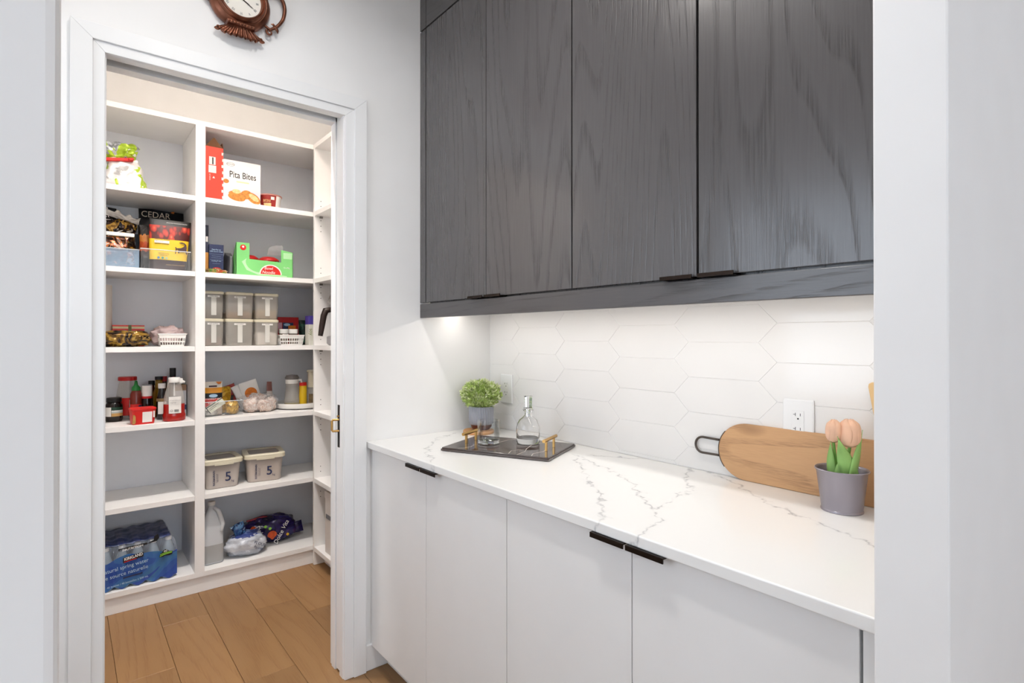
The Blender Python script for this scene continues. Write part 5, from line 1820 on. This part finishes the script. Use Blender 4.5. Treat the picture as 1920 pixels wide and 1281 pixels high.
# ------------------------------------------------------------------ right bay, bottom shelf
r = put('plastic_jug', .634, 3.405, 7, 'tall milky plastic jug with moulded handle on the bottom shelf', 'jug')
m_hdpe = mat('milky plastic', '#d3d6d9', .4, var=.05)
b = MB()
rs = []
for z, w, d, rr_ in ((0, .084, .084, .02), (.004, .096, .096, .022), (.19, .1, .1, .024), (.215, .096, .096, .024), (.25, .074, .078, .024), (.29, .042, .045, .018), (.305, .03, .03, .014), (.318, .03, .03, .014)):
    rs.append([(x - (.004 if z > .24 else 0), y, z) for x, y in rrect(w, d, rr_)])
loft(b, rs)
b.build('body', m_hdpe, r, smooth=True, angle=50)
MB().lathe([(0, .312), (.019, .312), (.019, .33), (.017, .332), (0, .332)], 24, M=Matrix.Translation((-.004, 0, 0))).build('cap', m_white, r, smooth=True)
MB().tube([(.004, -.02, .3), (.022, -.03, .285), (.034, -.042, .25), (.042, -.047, .21), (.036, -.05, .175)], [.009, .011, .012, .012, .008], 10).build('handle', m_hdpe, r, smooth=True)
MB().prism(rrect(.1016, .1016, .024), .01, .105, 'xy').build('liquid_level', mat('milky plastic filled', '#a9a9a8', .4), r, smooth=True, angle=50)
r = put('flour_bag', .803, 3.40, 7, 'white and blue plastic bag slumped beside the jug', 'bag')
m_wb2 = bands('white blue bag', [(0, '#b9bec8'), (.3, '#d0d3da'), (.62, '#c4c9d2'), (.8, '#3b4a86'), (.93, '#6f86b5')], 2, .3, .05, .5, .28)
blob_mesh(.104, .075, .064, 101, .2, 1.9, 44, 26, pw=2.1).build('bag', m_wb2, r, smooth=True, angle=80)
o = bag_mesh(.055, .04, .075, 102, .014, top=.3, bot=.5, topw=1.4, fq=24).build('twisted_neck', patches('blue film', ['#3a5c93', '#4f7fae', '#27365f', '#8aa7c4'], 26, .25, .1, .5), r, smooth=True, weld=.0005, angle=80)
o.location = (-.025, .0, .112)
o.rotation_euler = (0, R(-18), 0)
text('lettering', 'FLOUR\nfarine', .022, m_navy, r, (.055, -.071, .055), rot=(R(75), R(28), 0))
r = put('pasta_bag', .96, 3.53, 7, 'purple shiny bag lettered Dolce Vita on the bottom shelf', 'bag', R(-8))
m_pur = patches('purple bag', ['#171232', '#1d1640', '#2a1d58', '#221848', '#2c2562', '#4a2a6a'], 9, .22, .1, .5)
b = blob_mesh(.148, .075, .078, 113, .13, 1.8, 48, 26)
b.build('bag', m_pur, r, smooth=True, angle=80)
o = bag_mesh(.06, .03, .08, 114, .006, top=.3, bot=.5, topw=1.2, fq=16).build('sealed_end', m_pur, r, smooth=True, weld=.0005, angle=80)
o.rotation_euler = (0, R(78), 0)
o.location = (.115, -.01, .05)
m_rbrim = mat('red film edge', '#a3182a', .28, var=.1)
MB().tube([(-.12, -.01, .142), (-.03, -.012, .154), (.06, -.012, .128), (.13, -.012, .07)], [.005, .008, .008, .003], 8).build('red_seam', m_rbrim, r, smooth=True)
m_shrimp = mat('orange shrimp print', '#d8521c', .4, var=.3, vscale=60)
for x, z, s in ((.012, .06, 1), (-.09, .11, .7)):
    MB().prism([(x + s * .026 * math.cos(R(a)) * (1 if a < 200 else .5), z + s * .026 * math.sin(R(a))) for a in range(0, 330, 24)], -.086, -.084).build('shrimp_picture', m_shrimp, r)
text('lettering', 'Dolce Vita', .034, m_paper, r, (.062, -.088, .07), rot=(R(80), R(-62), 0), shear=.2)
text('lettering', 'Dolce', .034, m_paper, r, (-.055, -.086, .09), rot=(R(80), R(64), 0), shear=.2)
for x, z in ((-.025, .115), (.0, .1), (.098, .05)):
    MB().lathe([(.008, 0), (.008, .001)], 14, M=Matrix.Translation((x, -.083, z)) @ Matrix.Rotation(R(80), 4, 'X')).build('badge', m_lime3 if x < .05 else m_yellow, r)

# ------------------------------------------------------------------ right-hand unit
em = thing('coffee_machine', (1.33, 3.06, T[4] + .0005), 'steel coffee machine with dark wooden portafilter handle on right shelving', 'coffee machine')
b = MB()
tub(b, [(.27, .26, .03, 0), (.29, .28, .03, .012), (.29, .28, .03, .05), (.27, .26, .03, .055)])
b.build('drip_base', mat('grey drip tray', '#a3a0a6', .35, metal=.3), em, smooth=True, angle=40)
MB().box(.0, .13, -.12, .12, .055, .25).build('column', m_steel, em, bevel=.01)
b = MB()
tub(b, [(.28, .26, .05, .235), (.3, .28, .05, .25), (.27, .25, .05, .3), (.18, .16, .05, .33), (.08, .08, .03, .336)])
b.build('head', m_steel, em, smooth=True, angle=50)
MB().lathe([(0, .14), (.034, .14), (.036, .18), (.03, .24), (0, .24)], 28, M=Matrix.Translation((-.07, .02, 0))).build('group_head', m_steel, em, smooth=True)
MB().tube([(-.09, .03, .195), (-.15, .045, .205), (-.175, .05, .2), (-.186, .052, .17), (-.195, .055, .11), (-.203, .057, .055)], [.012, .015, .019, .017, .016, .013], 14).build('portafilter_handle', mat('dark walnut', '#24140f', .35, var=.3, vscale=30), em, smooth=True)
MB().lathe([(0, .058), (.03, .058), (.032, .064), (.03, .13), (.027, .13), (.027, .066), (0, .062)], 24, M=Matrix.Translation((-.09, .02, 0))).build('cup', m_steel, em, smooth=True)
r = thing('storage_box', (1.318, 3.03, T[7] + .0005), 'tall white lidded box on the lowest right shelf', 'box')
m_boxw = mat('white box board', '#ddd6d0', .5, var=.04)
MB().box(-.15, .15, -.12, .12, 0, .345).build('box', m_boxw, r, bevel=.002)
MB().box(-.153, .153, -.123, .123, .31, .352).build('lid', m_boxw, r, bevel=.002)
MB().box(-.1535, -.153, -.1, .1, .2, .225).build('label', m_inkgrey, r)
MB().box(-.11, -.05, -.1206, -.12, .2, .225).build('label', m_inkgrey, r)
